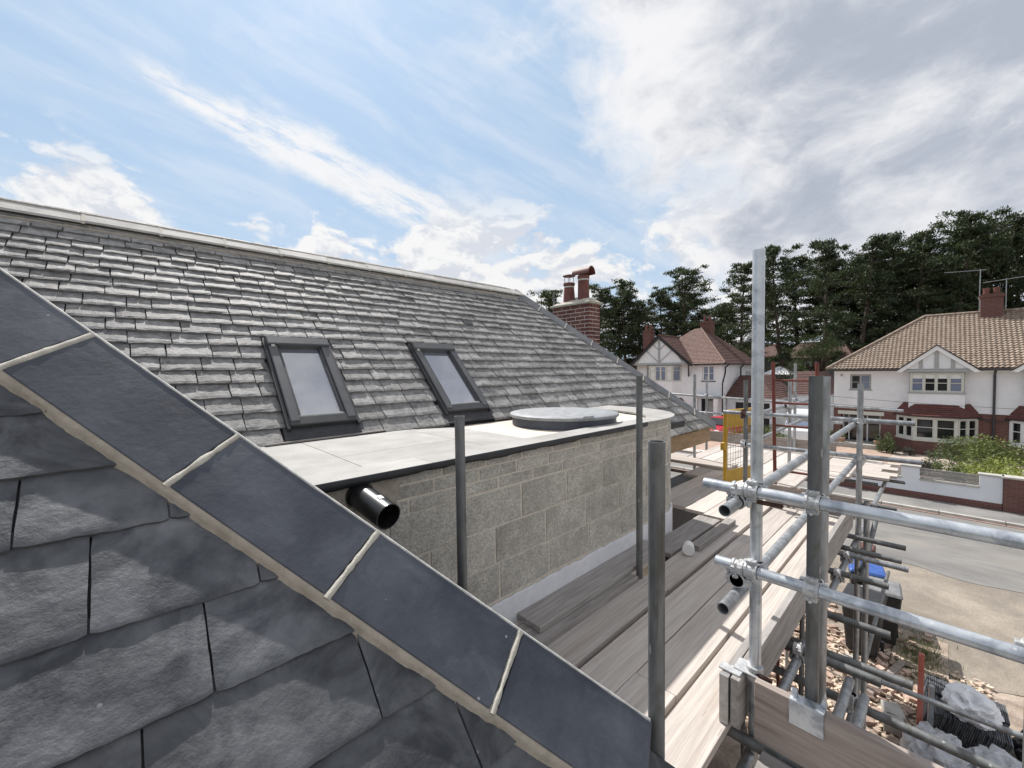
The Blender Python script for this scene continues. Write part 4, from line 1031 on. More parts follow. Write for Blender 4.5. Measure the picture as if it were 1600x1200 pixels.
# brick pier and kerb by the bins
sheet('grass_ground', 9.6, 10.9, -.15, .55, ZG+.035, 'rubble_soil')
mb = MB()
for k in range(1500):
    x, y = 10.15+rngy.gauss(0, .35), .2+rngy.gauss(0, .16); h = rngy.uniform(.05, .16); a = rngy.uniform(0, 6.3); w = .006
    mb.add([(x-w*math.cos(a), y-w*math.sin(a), ZG), (x+w*math.cos(a), y+w*math.sin(a), ZG), (x+rngy.uniform(-.05, .05), y+rngy.uniform(-.05, .05), ZG+h)], [(0, 1, 2)])
mb.build('grass', 'grass', kind='stuff', label='tuft of rough grass at the edge of the sandy verge')
MB().box(11.55, 11.9, .95, 1.35, ZG, ZG+1.25).build('gate_pier', 'brick_far', label='stub of old brick pier beyond the bins', cat='pier', bevel=.02)
# ================================================================== houses across the road
def openwall(x, y0, y1, z0, z1, opens, depth=.12):
    """wall facing -X with real openings (y0,y1,z0,z1) and reveals"""
    mb = MB(); ys = sorted({y0, y1} | {v for o in opens for v in o[:2]}); zs = sorted({z0, z1} | {v for o in opens for v in o[2:]})
    for a, b in zip(ys[:-1], ys[1:]):
        for c, d in zip(zs[:-1], zs[1:]):
            m = ((a+b)/2, (c+d)/2)
            if any(o[0] < m[0] < o[1] and o[2] < m[1] < o[3] for o in opens): continue
            mb.quad((x, b, c), (x, a, c), (x, a, d), (x, b, d))
    for a, b, c, d in opens:
        e = x+depth
        mb.quad((x, a, c), (x, a, d), (e, a, d), (e, a, c)); mb.quad((x, b, c), (e, b, c), (e, b, d), (x, b, d))
        mb.quad((x, a, d), (x, b, d), (e, b, d), (e, a, d)); mb.quad((x, a, c), (e, a, c), (e, b, c), (x, b, c))
    return mb
def window(parent, x, y0, y1, z0, z1, lights, mf='trim_white', glass=None, transom=None, sill='trim_grey', fw=.055, surround=None, blind=None, dirv=None):
    """framed window facing -X; children frame parts and one pane per light. dirv: unit direction of width if canted"""
    o = V((x, y1, 0)); d = V((0, -1, 0)) if dirv is None else V(dirv); L = abs(y1-y0) if dirv is None else y0
    n = V((d.y, -d.x, 0)); n = n if n.x < 0 else -n
    def bx(a, b, c, e, h0, h1, mb): mb.hexa([o+d*p+V((0, 0, q))+n*h for h in (h0, h1) for p, q in ((a, c), (b, c), (b, e), (a, e))])
    mb = MB(); bx(0, L, z0, z0+fw, -.07, .012, mb); bx(0, L, z1-fw, z1, -.07, .012, mb)
    bx(0, fw, z0+fw, z1-fw, -.07, .012, mb); bx(L-fw, L, z0+fw, z1-fw, -.07, .012, mb)
    w = mb.build('window', mf, parent)
    step = (L-2*fw)/lights
    for k in range(1, lights):
        a = fw+step*k; mb = MB(); bx(a-fw*.5, a+fw*.5, z0+fw, z1-fw, -.07, .010, mb); mb.build('mullion', mf, w)
    for k in range(lights):
        a = fw+step*k+(fw*.5 if k else 0); b = fw+step*(k+1)-(fw*.5 if k < lights-1 else 0)
        g = glass[k] if isinstance(glass, (list, tuple)) else (glass or 'glass_dark')
        mb = MB(); bx(a, b, z0+fw, z1-fw, -.055, -.045, mb); mb.build('pane', g, w)
        c = fw*.42
        mb = MB(); bx(a, a+c, z0+fw, z1-fw, -.044, -.005, mb); bx(b-c, b, z0+fw, z1-fw, -.044, -.005, mb); bx(a+c, b-c, z0+fw, z0+fw+c, -.044, -.005, mb); bx(a+c, b-c, z1-fw-c, z1-fw, -.044, -.005, mb); mb.build('sash', mf, w)
        if transom: mb = MB(); zt = z0+(z1-z0)*transom; bx(a, b, zt-.018, zt+.018, -.044, .002, mb); mb.build('glazing_bar', mf, w)
        if blind: mb = MB(); bx(a+c, b-c, z1-fw-(z1-z0)*blind, z1-fw-c, -.0445, -.035, mb); mb.build('blind', 'blind', w)
    if sill: mb = MB(); bx(-.10, L+.10, z0-.07, z0, -.02, .08, mb); mb.build('sill', sill, w)
    return w
def tilefield(P00, P10, P01, P11, tw, tg, m, parent, amp=.02, step=.018, name='tile_field', pan=True):
    """roof slope with real tile courses: P00-P10 along the eave, P01-P11 along the ridge"""
    P00, P10, P01, P11 = map(V, (P00, P10, P01, P11)); mb = MB(); vs = []; fs = []
    n = (P10-P00).cross(P01-P00).normalized(); n = n if n.z > 0 else -n
    Lx = (P10-P00).length; ax = (P10-P00).normalized(); up = (P01-P00)-ax*(P01-P00).dot(ax); Ls = up.length; up.normalize()
    x01 = (P01-P00).dot(ax); x11 = (P11-P00).dot(ax); nc = max(1, round(Ls/tg)); g = Ls/nc; sub_ = 5 if pan else 1
    for c in range(nc):
        for e in (0, 1):
            s_ = g*(c+e)*1.0; f = s_/Ls; xa = x01*f; xb = Lx+(x11-Lx)*f
            nt = int(round(Lx/tw))*sub_
            row = []
            for k in range(nt+1):
                xx = Lx*k/nt; xx = min(max(xx, xa), xb)
                ph = (xx/tw) % 1.0; h = amp*math.sin(ph*2*math.pi) if pan else 0
                jit = .004*noise.noise(V((math.floor(xx/tw)*3.1, c*7.7, 1)))
                vs.append(P00+ax*xx+up*s_+n*(h+(step if e == 0 else .0)+jit))
        a = len(vs)-2*(nt+1)
        for k in range(nt): fs.append((a+k, a+k+1, a+nt+2+k, a+nt+1+k))
        if c: 
            b = a-(nt+1)
            for k in range(nt): fs.append((b+k, b+k+1, a+k+1, a+k))
    return mb.add(vs, fs).build(name, m, parent, kind='stuff')
def pipe_run(parent, pts, r=.04, m='gutter', name='downpipe'): return MB().path(pts, r, 8).build(name, m, parent)

# ---- right: white and brick semi with pantiled roof
semi = thing('semi_detached_house', 'white and red brick semi-detached house with brown pantiled roof and bay windows', 'house', (37, -2, ZG+.2))
FX = 33.2; ZE = -.20; ZB = -2.60
upo = [(3.02, 4.02, -1.46, -.50)]
openwall(FX, -8.6, 4.82, ZB, ZE, upo).build('upper_wall', 'house_white', semi)
MB().box(FX-.03, FX+.2, -8.6, 4.84, ZB-.03, ZB+.02).build('render_drip', 'house_white', semi)
openwall(FX+.02, -8.6, 4.82, ZG, ZB-.031, [(2.55, 4.45, ZG+.45, -3.02)], .9).build('brick_wall', 'brick_far', semi)
MB().quad((FX, 4.82, ZG), (FX, 4.82, ZE), (FX+8.4, 4.82, ZE), (FX+8.4, 4.82, ZG)).build('side_wall', 'house_white', semi)
window(semi, FX+.06, 3.04, 4.0, -1.44, -.52, 2, 'trim_grey', ['glass_dark', 'glass_sky'], .5)
lin = MB().box(FX-.05, FX+.04, 2.40, 4.6, -3.02, -2.80).build('door_lintel', 'trim_cream', semi)
dw = MB().box(FX+.88, FX+.92, 2.55, 4.45, ZG+.45, -3.02).build('porch_back', 'glass_dark', semi)
for y in (2.6, 3.2, 3.55, 4.1, 4.38): MB().box(FX+.80, FX+.88, y, y+.07, ZG+.45, -3.05).build('door_frame', 'trim_white', dw)
MB().box(FX-.9, FX+.9, 2.3, 4.7, ZG+.2, ZG+.46).build('step', 'concrete', semi)
# main roof: front slope, hip, ridge
ex = FX-.42; RXr = 37.3; RZr = 3.12; hy = .85
tilefield((ex, 5.15, ZE+.05), (ex, -8.9, ZE+.05), (RXr, hy, RZr), (RXr, -8.9, RZr), .19, .225, 'pantile', semi, .026, .05)
rf = MB(); rf.add([(ex, 5.15, ZE), (ex, -8.9, ZE), (RXr, -8.9, RZr-.05), (RXr, hy, RZr-.05)], [(0, 3, 2, 1)])
rf.add([(ex, 5.15, ZE), (RXr, hy, RZr-.05), (RXr+4.5, 5.15, ZE)], [(0, 1, 2)]); rf.add([(RXr+4.5, 5.15, ZE), (RXr, hy, RZr-.05), (RXr, -8.9, RZr-.05), (RXr+4.5, -8.9, ZE)], [(0, 1, 2, 3)])
sroof = rf.build('roof', 'pantile', semi)
def ridge_row(p0, p1, m, parent, n, r=.10):
    p0 = V(p0); p1 = V(p1)
    for k in range(n):
        a = p0.lerp(p1, k/n); b = p0.lerp(p1, (k+.97)/n); MB().tube(a, b, r, 10, r1=r*.93).build('ridge_tile', m, parent, smooth=40)
ridge_row((ex, 5.15, ZE+.08), (RXr, hy, RZr+.04), 'pantile', sroof, 16); ridge_row((RXr, hy, RZr+.04), (RXr, -8.9, RZr+.04), 'pantile', sroof, 22)
MB().box(ex-.10, ex+.0, -8.9, 5.2, ZE-.09, ZE+.01).build('gutter', 'gutter', semi); MB().box(ex, FX+.02, -8.9, 5.12, ZE-.06, ZE-.02).build('soffit', 'trim_white', semi)
pipe_run(semi, [(ex+.05, -1.88, ZE-.08), (FX-.06, -1.88, ZE-.35), (FX-.06, -1.88, ZG+.3)], .05)
pipe_run(semi, [(FX-.05, -1.2, ZB-.25), (FX-.06, -1.86, ZB-.42)], .035); pipe_run(semi, [(FX-.05, -2.6, ZB-.25), (FX-.06, -1.90, ZB-.42)], .035)
MB().obox((FX-.02, 4.45, -.55), Y_, X_, Z_, .1, .06, .14).build('alarm_box', 'trim_grey', semi, bevel=.01)
# chimney
ch = MB().box(RXr-.5, RXr+.5, -2.33, -1.46, RZr-.9, RZr+1.05).build('chimney', 'brick_far', semi)
MB().box(RXr-.56, RXr+.56, -2.39, -1.40, RZr+.85, RZr+.98).build('corbel', 'brick_far', ch)
MB().box(RXr-.55, RXr+.55, -2.38, -1.41, RZr-.85, RZr-.55).build('lead_flashing', 'far_hip', ch)
for y in (-1.68, -2.08): MB().lathe((RXr-.2, y, RZr+1.05), [(.15, 0), (.13, .2), (.15, .36), (.12, .37)], 14).build('chimney_pot', 'terracotta', ch, smooth=40)
for (y, h, L, t) in ((-1.42, 2.55, 1.5, .35), (-2.42, 1.85, 1.8, -.15)):
    ae = MB().tube((RXr-.4, y, RZr+.1), (RXr-.4, y, RZr+h), .022, 6); a = ae.build('aerial_mast', 'galv', ch)
    d = V((.2, 1, t*.3)).normalized(); p = V((RXr-.4, y, RZr+h-.05))
    mb = MB(); mb.tube(p-d*.25 if y > -2 else p-d*L*.6, p+d*L if y > -2 else p+d*L*.5, .016, 5)
    for k in range(9): q = p+d*(L*.1*k if y > -2 else L*(.1*k-.4)); mb.tube(q-V((.25, -.05, 0)), q+V((.25, -.05, 0)), .008, 4)
    mb.build('aerial_boom', 'galv', ch)
def gable_bay(y_c, flip, frame):
    """gablet over a two-storey bay, centred on y_c"""
    s_ = -1 if flip else 1; hw = 1.53; gx = FX-.62; az = 1.08; fz = ZE-.03
    g = MB(); bx_ = ex+ (az-ZE)*(RXr-ex)/(RZr-ZE)+.1
    gf = MB().prism([(gx+.12, y_c-hw+.12, fz), (gx+.12, y_c+hw-.12, fz), (gx+.12, y_c, az-.10)], (.10, 0, 0)).build('gable_panel', 'house_white', semi)
    for dy, w in ((-.62, .16), (0, .17), (.62, .16)):
        top = fz+(az-.12-fz)*(1-abs(dy)/(hw-.12))-.06; MB().box(gx+.09, gx+.12, y_c+dy-w/2, y_c+dy+w/2, fz+.02, top).build('gable_timber', 'trim_grey', gf)
    MB().box(gx+.07, gx+.12, y_c-hw+.15, y_c+hw-.15, fz-.12, fz+.02).build('gable_rail', 'trim_grey', gf)
    for sd in (-1, 1):
        MB().prism([(gx, y_c, az+.03), (gx, y_c+sd*(hw+.10), fz-.10), (gx, y_c+sd*(hw-.10), fz-.16), (gx, y_c, az-.22)], (.09, 0, 0)).build('barge_board', 'trim_white', gf)
        a = V((gx-.06, y_c+sd*(hw+.16), fz-.06)); b = V((gx-.06, y_c, az+.09)); c = V((bx_, y_c, az+.09)); d = V((ex+.1, y_c+sd*(hw+.16), fz-.06))
        MB().add([a, b, c, d], [(0, 1, 2, 3)]).build('gablet_roof', 'pantile', gf)
        MB().prism([a, b, b-V((0, 0, .035)), a-V((0, 0, .035))], (.12, 0, 0)).build('gablet_edge', 'gutter', gf)
    # upper bay
    ux = FX-.42; y0, y1 = y_c-1.09, y_c+1.09
    MB().box(ux, FX+.05, y0, y1, -2.42, -1.58).build('bay_apron', 'house_white', semi)
    ub = MB(); ub.box(ux+.04, FX+.05, y0, y1, -1.58, -.33)
    window(semi, ux+.02, y0+.05, y1-.05, -1.50, -.42, 4, frame, ['glass_sky', 'glass_dark', 'glass_dark', 'glass_sky'], .48, 'trim_grey', .07, blind=.22)
    MB().box(ux+.10, FX+.05, y0+.02, y1-.02, -1.58, -.33).build('bay_reveal', 'trim_grey', semi)
    MB().box(ux-.03, FX, y0-.03, y1+.03, -.42, -.33).build('bay_head', 'trim_grey', semi)
    # lower canted bay
    lx = FX-.95; yl, yr = y_c+1.60, y_c-1.60; c1, c2 = y_c+.85, y_c-.85
    foot = [(FX+.02, yl), (lx, c1), (lx, c2), (FX+.02, yr)]
    MB().prism([(x, y, ZG) for x, y in foot], (0, 0, -4.22-ZG)).build('bay_base', 'brick_far', semi)
    MB().prism([(x*1.0+(-.05 if x < FX else 0), y_c+(y-y_c)*1.03, -4.22) for x, y in foot], (0, 0, .08)).build('bay_sill', frame, semi)
    core = [(FX+.02, y_c+1.48), (lx+.12, y_c+.80), (lx+.12, y_c-.80), (FX+.02, y_c-1.48)]
    MB().prism([(x, y, -4.14) for x, y in core], (0, 0, 1.3)).build('bay_core', 'glass_dark', semi)
    window(semi, lx, c2, c1, -4.14, -2.86, 2, frame, 'glass_dark', .55, None, .10)
    dl = V((lx-FX, c1-yl, 0)); w1 = window(semi, FX+.0, dl.length, yl, -4.14, -2.86, 2, frame, 'glass_dark', .55, None, .10, dirv=dl.normalized())
    dr = V((FX-lx, yr-c2, 0)); w2 = window(semi, lx, dr.length, c2, -4.14, -2.86, 2, frame, 'glass_dark', .55, None, .10, dirv=dr.normalized())
    e = [(FX, yl+.15), (lx-.14, c1+.06), (lx-.14, c2-.06), (FX, yr-.15)]; tp = [(FX, yl-.3), (FX-.36, c1-.05), (FX-.36, c2+.05), (FX, yr+.3)]
    br = MB()
    for k in range(3): br.add([(e[k][0], e[k][1], -2.80), (e[k+1][0], e[k+1][1], -2.80), (tp[k+1][0], tp[k+1][1], -2.18 if k < 2 else -2.1), (tp[k][0], tp[k][1], -2.18 if k else -2.1)], [(0, 1, 2, 3)])
    bro = br.build('bay_roof', 'red_tile', semi)
    for k in range(3):
        for c in range(6):
            f0, f1 = c/6, (c+1)/6; 
            L0, L1 = V((e[k][0], e[k][1], -2.80)), V((tp[k][0], tp[k][1], -2.15)); R0, R1 = V((e[k+1][0], e[k+1][1], -2.80)), V((tp[k+1][0], tp[k+1][1], -2.15))
            MB().add([L0.lerp(L1, f0)+V((-.02, 0, .03)), R0.lerp(R1, f0)+V((-.02, 0, .03)), R0.lerp(R1, f1)+V((0, 0, .01)), L0.lerp(L1, f1)+V((0, 0, .01)), L0.lerp(L1, f0)+V((0, 0, 0)), R0.lerp(R1, f0)], [(0, 1, 2, 3), (4, 5, 1, 0)]).build('tile_course', 'red_tile', bro)
    MB().prism([(x-(.02 if x < FX else 0), y, -2.86) for x, y in e], (0, 0, .055)).build('bay_gutter', 'gutter', semi)
gable_bay(.25, False, 'trim_cream'); gable_bay(-4.02, True, 'trim_white')
for x, y in ((FX-.45, 2.62), (FX-.55, 4.35)):
    t = thing('plant_pot', 'terracotta pot with a small %s by the porch of the brick house' % ('shrub right' if y < 3 else 'plant left'), 'plant pot', (x, y, ZG+.2))
    MB().lathe((x, y, ZG+.2), [(.14, 0), (.2, .45), (.22, .46), (.22, .52), (.17, .52)], 14).build('pot', 'pot', t, smooth=40)
    mb = MB(); rr = random.Random(int(x*100))
    for k in range(220):
        p = V((x+rr.gauss(0, .14), y+rr.gauss(0, .14), ZG+.75+rr.uniform(0, .55))); d = V((rr.uniform(-1, 1), rr.uniform(-1, 1), rr.uniform(-1, 1)))*.06; e = V((rr.uniform(-1, 1), rr.uniform(-1, 1), rr.uniform(-1, 1)))*.06
        mb.add([p, p+d, p+e], [(0, 1, 2)])
    mb.build('leaves', 'bush_mid', t)

# ---- garden wall in front of it
gw = thing('garden_wall', 'low white rendered garden wall on a brick plinth with slatted infill panels', 'wall', (22.2, 2.5, ZG+.1))
wy = [-1.5, 18.0]
MB().box(22.02, 22.30, -1.50, 18, ZG+.1, ZG+.34).build('plinth', 'brick_far', gw)
cop = 0
piers = [(-1.50, -.97), (.55, 1.05), (3.0, 3.5)]
MB().box(22.03, 22.27, -1.50, 9.5, ZG+.341, ZG+.80).build('lower_wall', 'wall_white', gw)
MB().box(22.03, 22.27, 9.5, 18, ZG+.341, ZG+.80).build('lower_wall', 'wall_white', gw)
for a, b in piers:
    MB().box(22.032, 22.268, a, b, ZG+.80, ZG+1.27).build('pier', 'wall_white', gw); MB().box(21.99, 22.31, a-.04, b+.04, ZG+1.27, ZG+1.33).build('coping', 'kerb', gw, bevel=.008)
for (a, b) in ((-.97, .55), (1.05, 3.0)):
    MB().box(22.0, 22.3, a+.01, b-.01, ZG+.80, ZG+.85).build('coping', 'kerb', gw)
    for k in range(7):
        z = ZG+.875+k*.057; MB().box(22.12, 22.15, a+.01, b-.01, z, z+.043).build('slat', 'wood_grey_x', gw)
bp_ = thing('brick_pier', 'red brick gate pier at the end of the white garden wall', 'pier', (22.15, -1.75, ZG+.1))
MB().box(21.98, 22.34, -1.98, -1.51, ZG+.1, ZG+1.26).build('pier_body', 'brick_far', bp_); MB().box(21.94, 22.38, -2.02, -1.47, ZG+1.26, ZG+1.33).build('pier_cap', 'concrete', bp_, bevel=.01)
MB().box(22.05, 22.25, -8, -1.985, ZG+.1, ZG+.75).build('brick_wall', 'brick_far', label='low red brick wall right of the brick gate pier', cat='wall')

# ---- left: white gabled house
wh = thing('white_gabled_house', 'white rendered house with timbered gable, brown tiled hip roof and attached garage', 'house', (38, 14, ZG+.2))
WX = 34.0; WE = .35; Y0, Y1 = 11.95, 19.3
ops = [(12.5, 13.45, -1.05, .22), (15.5, 18.0, -1.05, .22)]
openwall(WX, Y0, Y1, ZG, WE, ops).build('front_wall', 'house_white', wh)
MB().quad((WX, Y0, ZG), (WX+8.5, Y0, ZG), (WX+8.5, Y0, WE), (WX, Y0, WE)).build('side_wall', 'house_white', wh)
window(wh, WX+.05, 12.52, 13.43, -1.03, .20, 2, 'trim_white', 'glass_sky', .5, 'black_paint')
# two-storey bay under the gable
bx0 = WX-.55
MB().prism([(WX, 18.35, ZG), (bx0, 17.8, ZG), (bx0, 15.7, ZG), (WX, 15.15, ZG)], (0, 0, -1.1-ZG)).build('bay_wall', 'house_white', wh)
MB().prism([(WX, 18.25, -1.1), (bx0+.1, 17.72, -1.1), (bx0+.1, 15.78, -1.1), (WX, 15.25, -1.1)], (0, 0, 1.4)).build('bay_core', 'glass_sky', wh)
window(wh, bx0, 15.7, 17.8, -1.1, .25, 4, 'trim_cream', ['blind', 'glass_sky', 'glass_sky', 'blind'], .68, None, .08)
window(wh, bx0, .74, 15.7, -1.1, .25, 1, 'trim_cream', 'glass_sky', .68, None, .08, dirv=V((.55, -.55, 0)).normalized())
window(wh, WX, .74, 18.35, -1.1, .25, 1, 'trim_cream', 'glass_sky', .68, None, .08, dirv=V((-.55, -.55, 0)).normalized())
br = MB().add([(WX, 18.6, -2.75), (bx0-.15, 17.9, -2.75), (bx0-.15, 15.6, -2.75), (WX, 14.9, -2.75), (WX, 18.0, -2.1), (WX, 15.5, -2.1)], [(0, 1, 4), (1, 2, 5, 4), (2, 3, 5)]).build('bay_roof', 'brown_tile', wh)
# gable
gx = WX-.75; gc, gh, gzt, gzf = 16.85, 2.85, 2.80, .30
gp0 = MB().prism([(gx+.15, gc-gh+.25, gzf+.05), (gx+.15, gc+gh-.25, gzf+.05), (gx+.15, gc, gzt-.2)], (.1, 0, 0)).build('gable_panel', 'house_white', wh)
MB().box(gx+.10, gx+.149, gc-gh+.3, gc+gh-.3, gzf+.02, gzf+.2).build('gable_beam', 'trim_grey', gp0)
MB().box(gx+.10, gx+.149, gc-.09, gc+.09, gzf+.2, gzt-.35).build('gable_post', 'trim_grey', gp0)
for sd in (-1, 1):
    for (a, za, b, zb_) in ((.1, gzf+.35, 1.25, gzf+1.30), (.9, gzf+.22, 1.75, gzf+.85), (.1, gzf+1.25, .6, gzf+1.75)):
        if a == .9: p, q = (gx+.125, gc+sd*2.05, gzf+.22), (gx+.125, gc+sd*1.55, gzf+.95)
        elif za > gzf+1: p, q = (gx+.125, gc+sd*.1, gzf+1.35), (gx+.125, gc+sd*.55, gzf+1.80)
        else: p, q = (gx+.125, gc+sd*.1, gzf+.3), (gx+.125, gc+sd*1.2, gzf+1.30)
        MB().bar(p, q, .03, .13, up=(1, 0, 0)).build('gable_brace', 'trim_grey', gp0)
    MB().prism([(gx, gc, gzt+.05), (gx, gc+sd*(gh+.1), gzf-.1), (gx, gc+sd*(gh-.2), gzf-.1), (gx, gc, gzt-.22)], (.10, 0, 0)).build('barge_board', 'black_paint', gp0)
    MB().bar((gx+.2, gc+sd*(gh-.35), gzf-.05), (WX, gc+sd*(gh-.55), gzf-.95), .1, .12).build('bracket', 'black_paint', gp0)
    tilefield((gx-.05, gc+sd*(gh+.15), gzf-.1), (WX+4.0, gc+sd*(gh+.15), gzf-.1), (gx-.05, gc, gzt+.08), (WX+4.0, gc, gzt+.08), .2, .22, 'brown_tile', wh, .0, .03, pan=False)
MB().tube((gx, gc, gzt+.08), (WX+3.5, gc, gzt+.08), .08, 8).build('ridge', 'brown_tile', wh)
# hipped main roof
ax_, ay_, az_ = 38.1, 15.2, 3.62; e0 = WX-.35
tilefield((e0, 19.5, WE), (e0, Y0-.35, WE), (ax_, ay_+.6, az_), (ax_, ay_, az_), .17, .2, 'brown_tile_lit', wh, .012, .03)  # front slope lit by its colour, paler tile than the side slope
tilefield((e0, Y0-.35, WE), (WX+8.8, Y0-.35, WE), (ax_, ay_, az_), (ax_+.8, ay_, az_), .2, .2, 'brown_tile', wh, .0, .03, pan=False)
hb = MB(); hb.add([(e0, 19.5, WE-.03), (e0, Y0-.35, WE-.03), (WX+8.8, Y0-.35, WE-.03), (WX+8.8, 19.5, WE-.03), (ax_, ay_, az_-.05), (ax_+.8, ay_, az_-.05)], [(0, 1, 4), (1, 2, 5, 4), (2, 3, 5), (3, 0, 4, 5)]); hb.build('roof', 'brown_tile', wh)
ridge_row((e0, Y0-.35, WE+.06), (ax_, ay_, az_+.03), 'brown_tile_lit', wh, 18, .08)
MB().box(e0-.08, e0+.02, Y0-.4, 14.1, WE-.10, WE+.02).build('gutter', 'black_paint', wh); MB().box(e0, WX+8.6, Y0-.45, Y0-.35, WE-.10, WE+.02).build('gutter', 'black_paint', wh)
pipe_run(wh, [(WX+.6, Y0-.35, WE-.05), (WX+.6, Y0-.06, WE-.3), (WX+.6, Y0-.06, WE-.75), (WX+.0, Y0-.05, -1.25), (WX+.0, Y0-.06, ZG+.2)], .05, 'black_paint')
pipe_run(wh, [(WX+4.2, Y0-.35, WE-.05), (WX+4.2, Y0-.06, WE-.3), (WX+4.2, Y0-.06, -1.4)], .05, 'black_paint')
for (x, y, zb_, zt, w) in ((ax_+.9, ay_-.2, 2.6, 4.30, .95), (35.6, 19.0, .6, 3.6, .75)):
    c = MB().box(x-w/2, x+w/2, y-w/2, y+w/2, zb_, zt).build('chimney', 'brick_far', wh); MB().box(x-w*.56, x+w*.56, y-w*.56, y+w*.56, zt-.18, zt-.06).build('corbel', 'brick_far', c)
    for d in (-.22, .22): MB().lathe((x, y+d, zt), [(.13, 0), (.11, .3), (.13, .5), (.1, .5)], 12).build('chimney_pot', 'terracotta', c, smooth=40)
# porch, door, garage
MB().box(WX-.9, WX, 11.98, 13.75, -2.42, -2.22).build('porch_roof', 'trim_grey', wh)
pd_ = MB().box(WX-.02, WX+.02, 12.25, 13.5, ZG+.2, -2.45).build('door_surround', 'glass_dark', wh); MB().box(WX-.05, WX-.021, 12.35, 12.95, ZG+.2, -2.6).build('front_door', 'trim_grey', pd_)
MB().box(WX-.9, WX-.6, 11.98, 12.25, ZG+.2, -2.42).build('porch_post', 'trim_white', wh); MB().box(WX-.9, WX-.6, 13.5, 13.75, ZG+.2, -2.42).build('porch_post', 'trim_white', wh)
gx0 = WX+1.0
ga_ = openwall(gx0, 8.5, 11.9, ZG, -2.3, [(8.9, 11.3, ZG+.1, -2.72)], .25).build('garage_wall', 'house_white', wh)
MB().box(gx0+.2, gx0+.24, 8.9, 11.3, ZG+.1, -2.72).build('garage_door', 'black_paint', ga_)
for z in (-3.2, -3.7, -4.2): MB().box(gx0+.19, gx0+.2, 8.95, 11.25, z, z+.04).build('door_rib', 'bin_black', ga_)
MB().quad((gx0, 8.5, ZG), (gx0+6, 8.5, ZG), (gx0+6, 8.5, -2.3), (gx0, 8.5, -2.3)).build('garage_side', 'house_white', wh)
tilefield((gx0-.3, 12.0, -2.35), (gx0-.3, 8.2, -2.35), (gx0+2.2, 12.0-.35, -.62), (gx0+2.2, 10.5, -.62), .2, .2, 'brown_tile', wh, .0, .03, pan=False)
tilefield((gx0-.3, 8.2, -2.35), (gx0+6.2, 8.2, -2.35), (gx0+2.2, 10.5, -.62), (gx0+6.2, 10.5, -.62), .2, .2, 'brown_tile', wh, .0, .03, pan=False)
MB().box(gx0+2.1, gx0+2.5, 10.9, 11.2, -.6, -.25).build('vent_box', 'trim_grey', wh)
# ---- outbuildings and houses between the two
ob = thing('brown_roofed_garage', 'low garage with brown tiled roof and white wall between the two houses', 'garage', (38, 7, ZG+.2))
openwall(37.5, 6.2, 8.1, ZG, -2.1, []).build('wall', 'house_white', ob)
MB().quad((37.5, 6.2, ZG), (44, 6.2, ZG), (44, 6.2, -2.1), (37.5, 6.2, -2.1)).build('side_wall', 'house_white', ob)
tilefield((37.2, 8.3, -2.15), (37.2, 5.9, -2.15), (39.8, 8.3, -.35), (39.8, 7.0, -.35), .22, .22, 'brown_tile', ob, .0, .04, pan=False)
MB().add([(37.2, 5.9, -2.17), (45, 5.9, -2.17), (45, 7.0, -.37), (39.8, 7.0, -.37)], [(0, 1, 2, 3)]).build('roof', 'brown_tile', ob)
fh = thing('far_grey_house', 'far grey house with low brown roofs glimpsed between the tree trunks', 'house', (62, 14, ZG))
FXh = 60
openwall(FXh, 7.5, 22, ZG, 1.2, [(13.6, 15.0, -.5, .6), (10.4, 11.6, -.5, .6), (16.8, 18.2, -.5, .6)]).build('wall', 'far_hip', fh)
for y in (10.4, 13.6, 16.8): window(fh, FXh+.05, y+.02, y+1.2, -.48, .58, 2, 'trim_white', 'glass_dark', None, None, .1)
for (a, b) in ((7.0, 14.2), (14.2, 22.5)):
    MB().add([(FXh-.5, a, 1.15), (FXh-.5, b, 1.15), (FXh+4, b-1.5, 3.2), (FXh+4, a+1.5, 3.2)], [(0, 3, 2, 1)]).build('roof', 'brown_tile', fh)
    MB().add([(FXh-.5, a, 1.15), (FXh+4, a+1.5, 3.2), (FXh+8, a, 1.15)], [(0, 1, 2)]).build('roof_hip', 'brown_tile', fh)
gz_ = thing('garden_gazebo', 'pale peaked garden canopy below the far grey house', 'gazebo', (52, 12.3, ZG))
MB().add([(50.4, 10.9, -.75), (50.4, 13.7, -.75), (53.4, 13.7, -.75), (53.4, 10.9, -.75), (51.9, 12.3, .15)], [(0, 4, 1), (1, 4, 2), (2, 4, 3), (3, 4, 0)]).build('canopy', 'plastic_white', gz_)
for x, y in ((50.5, 11), (50.5, 13.6), (53.3, 11), (53.3, 13.6)): MB().tube((x, y, ZG), (x, y, -.75), .04, 6).build('pole', 'galv', gz_)

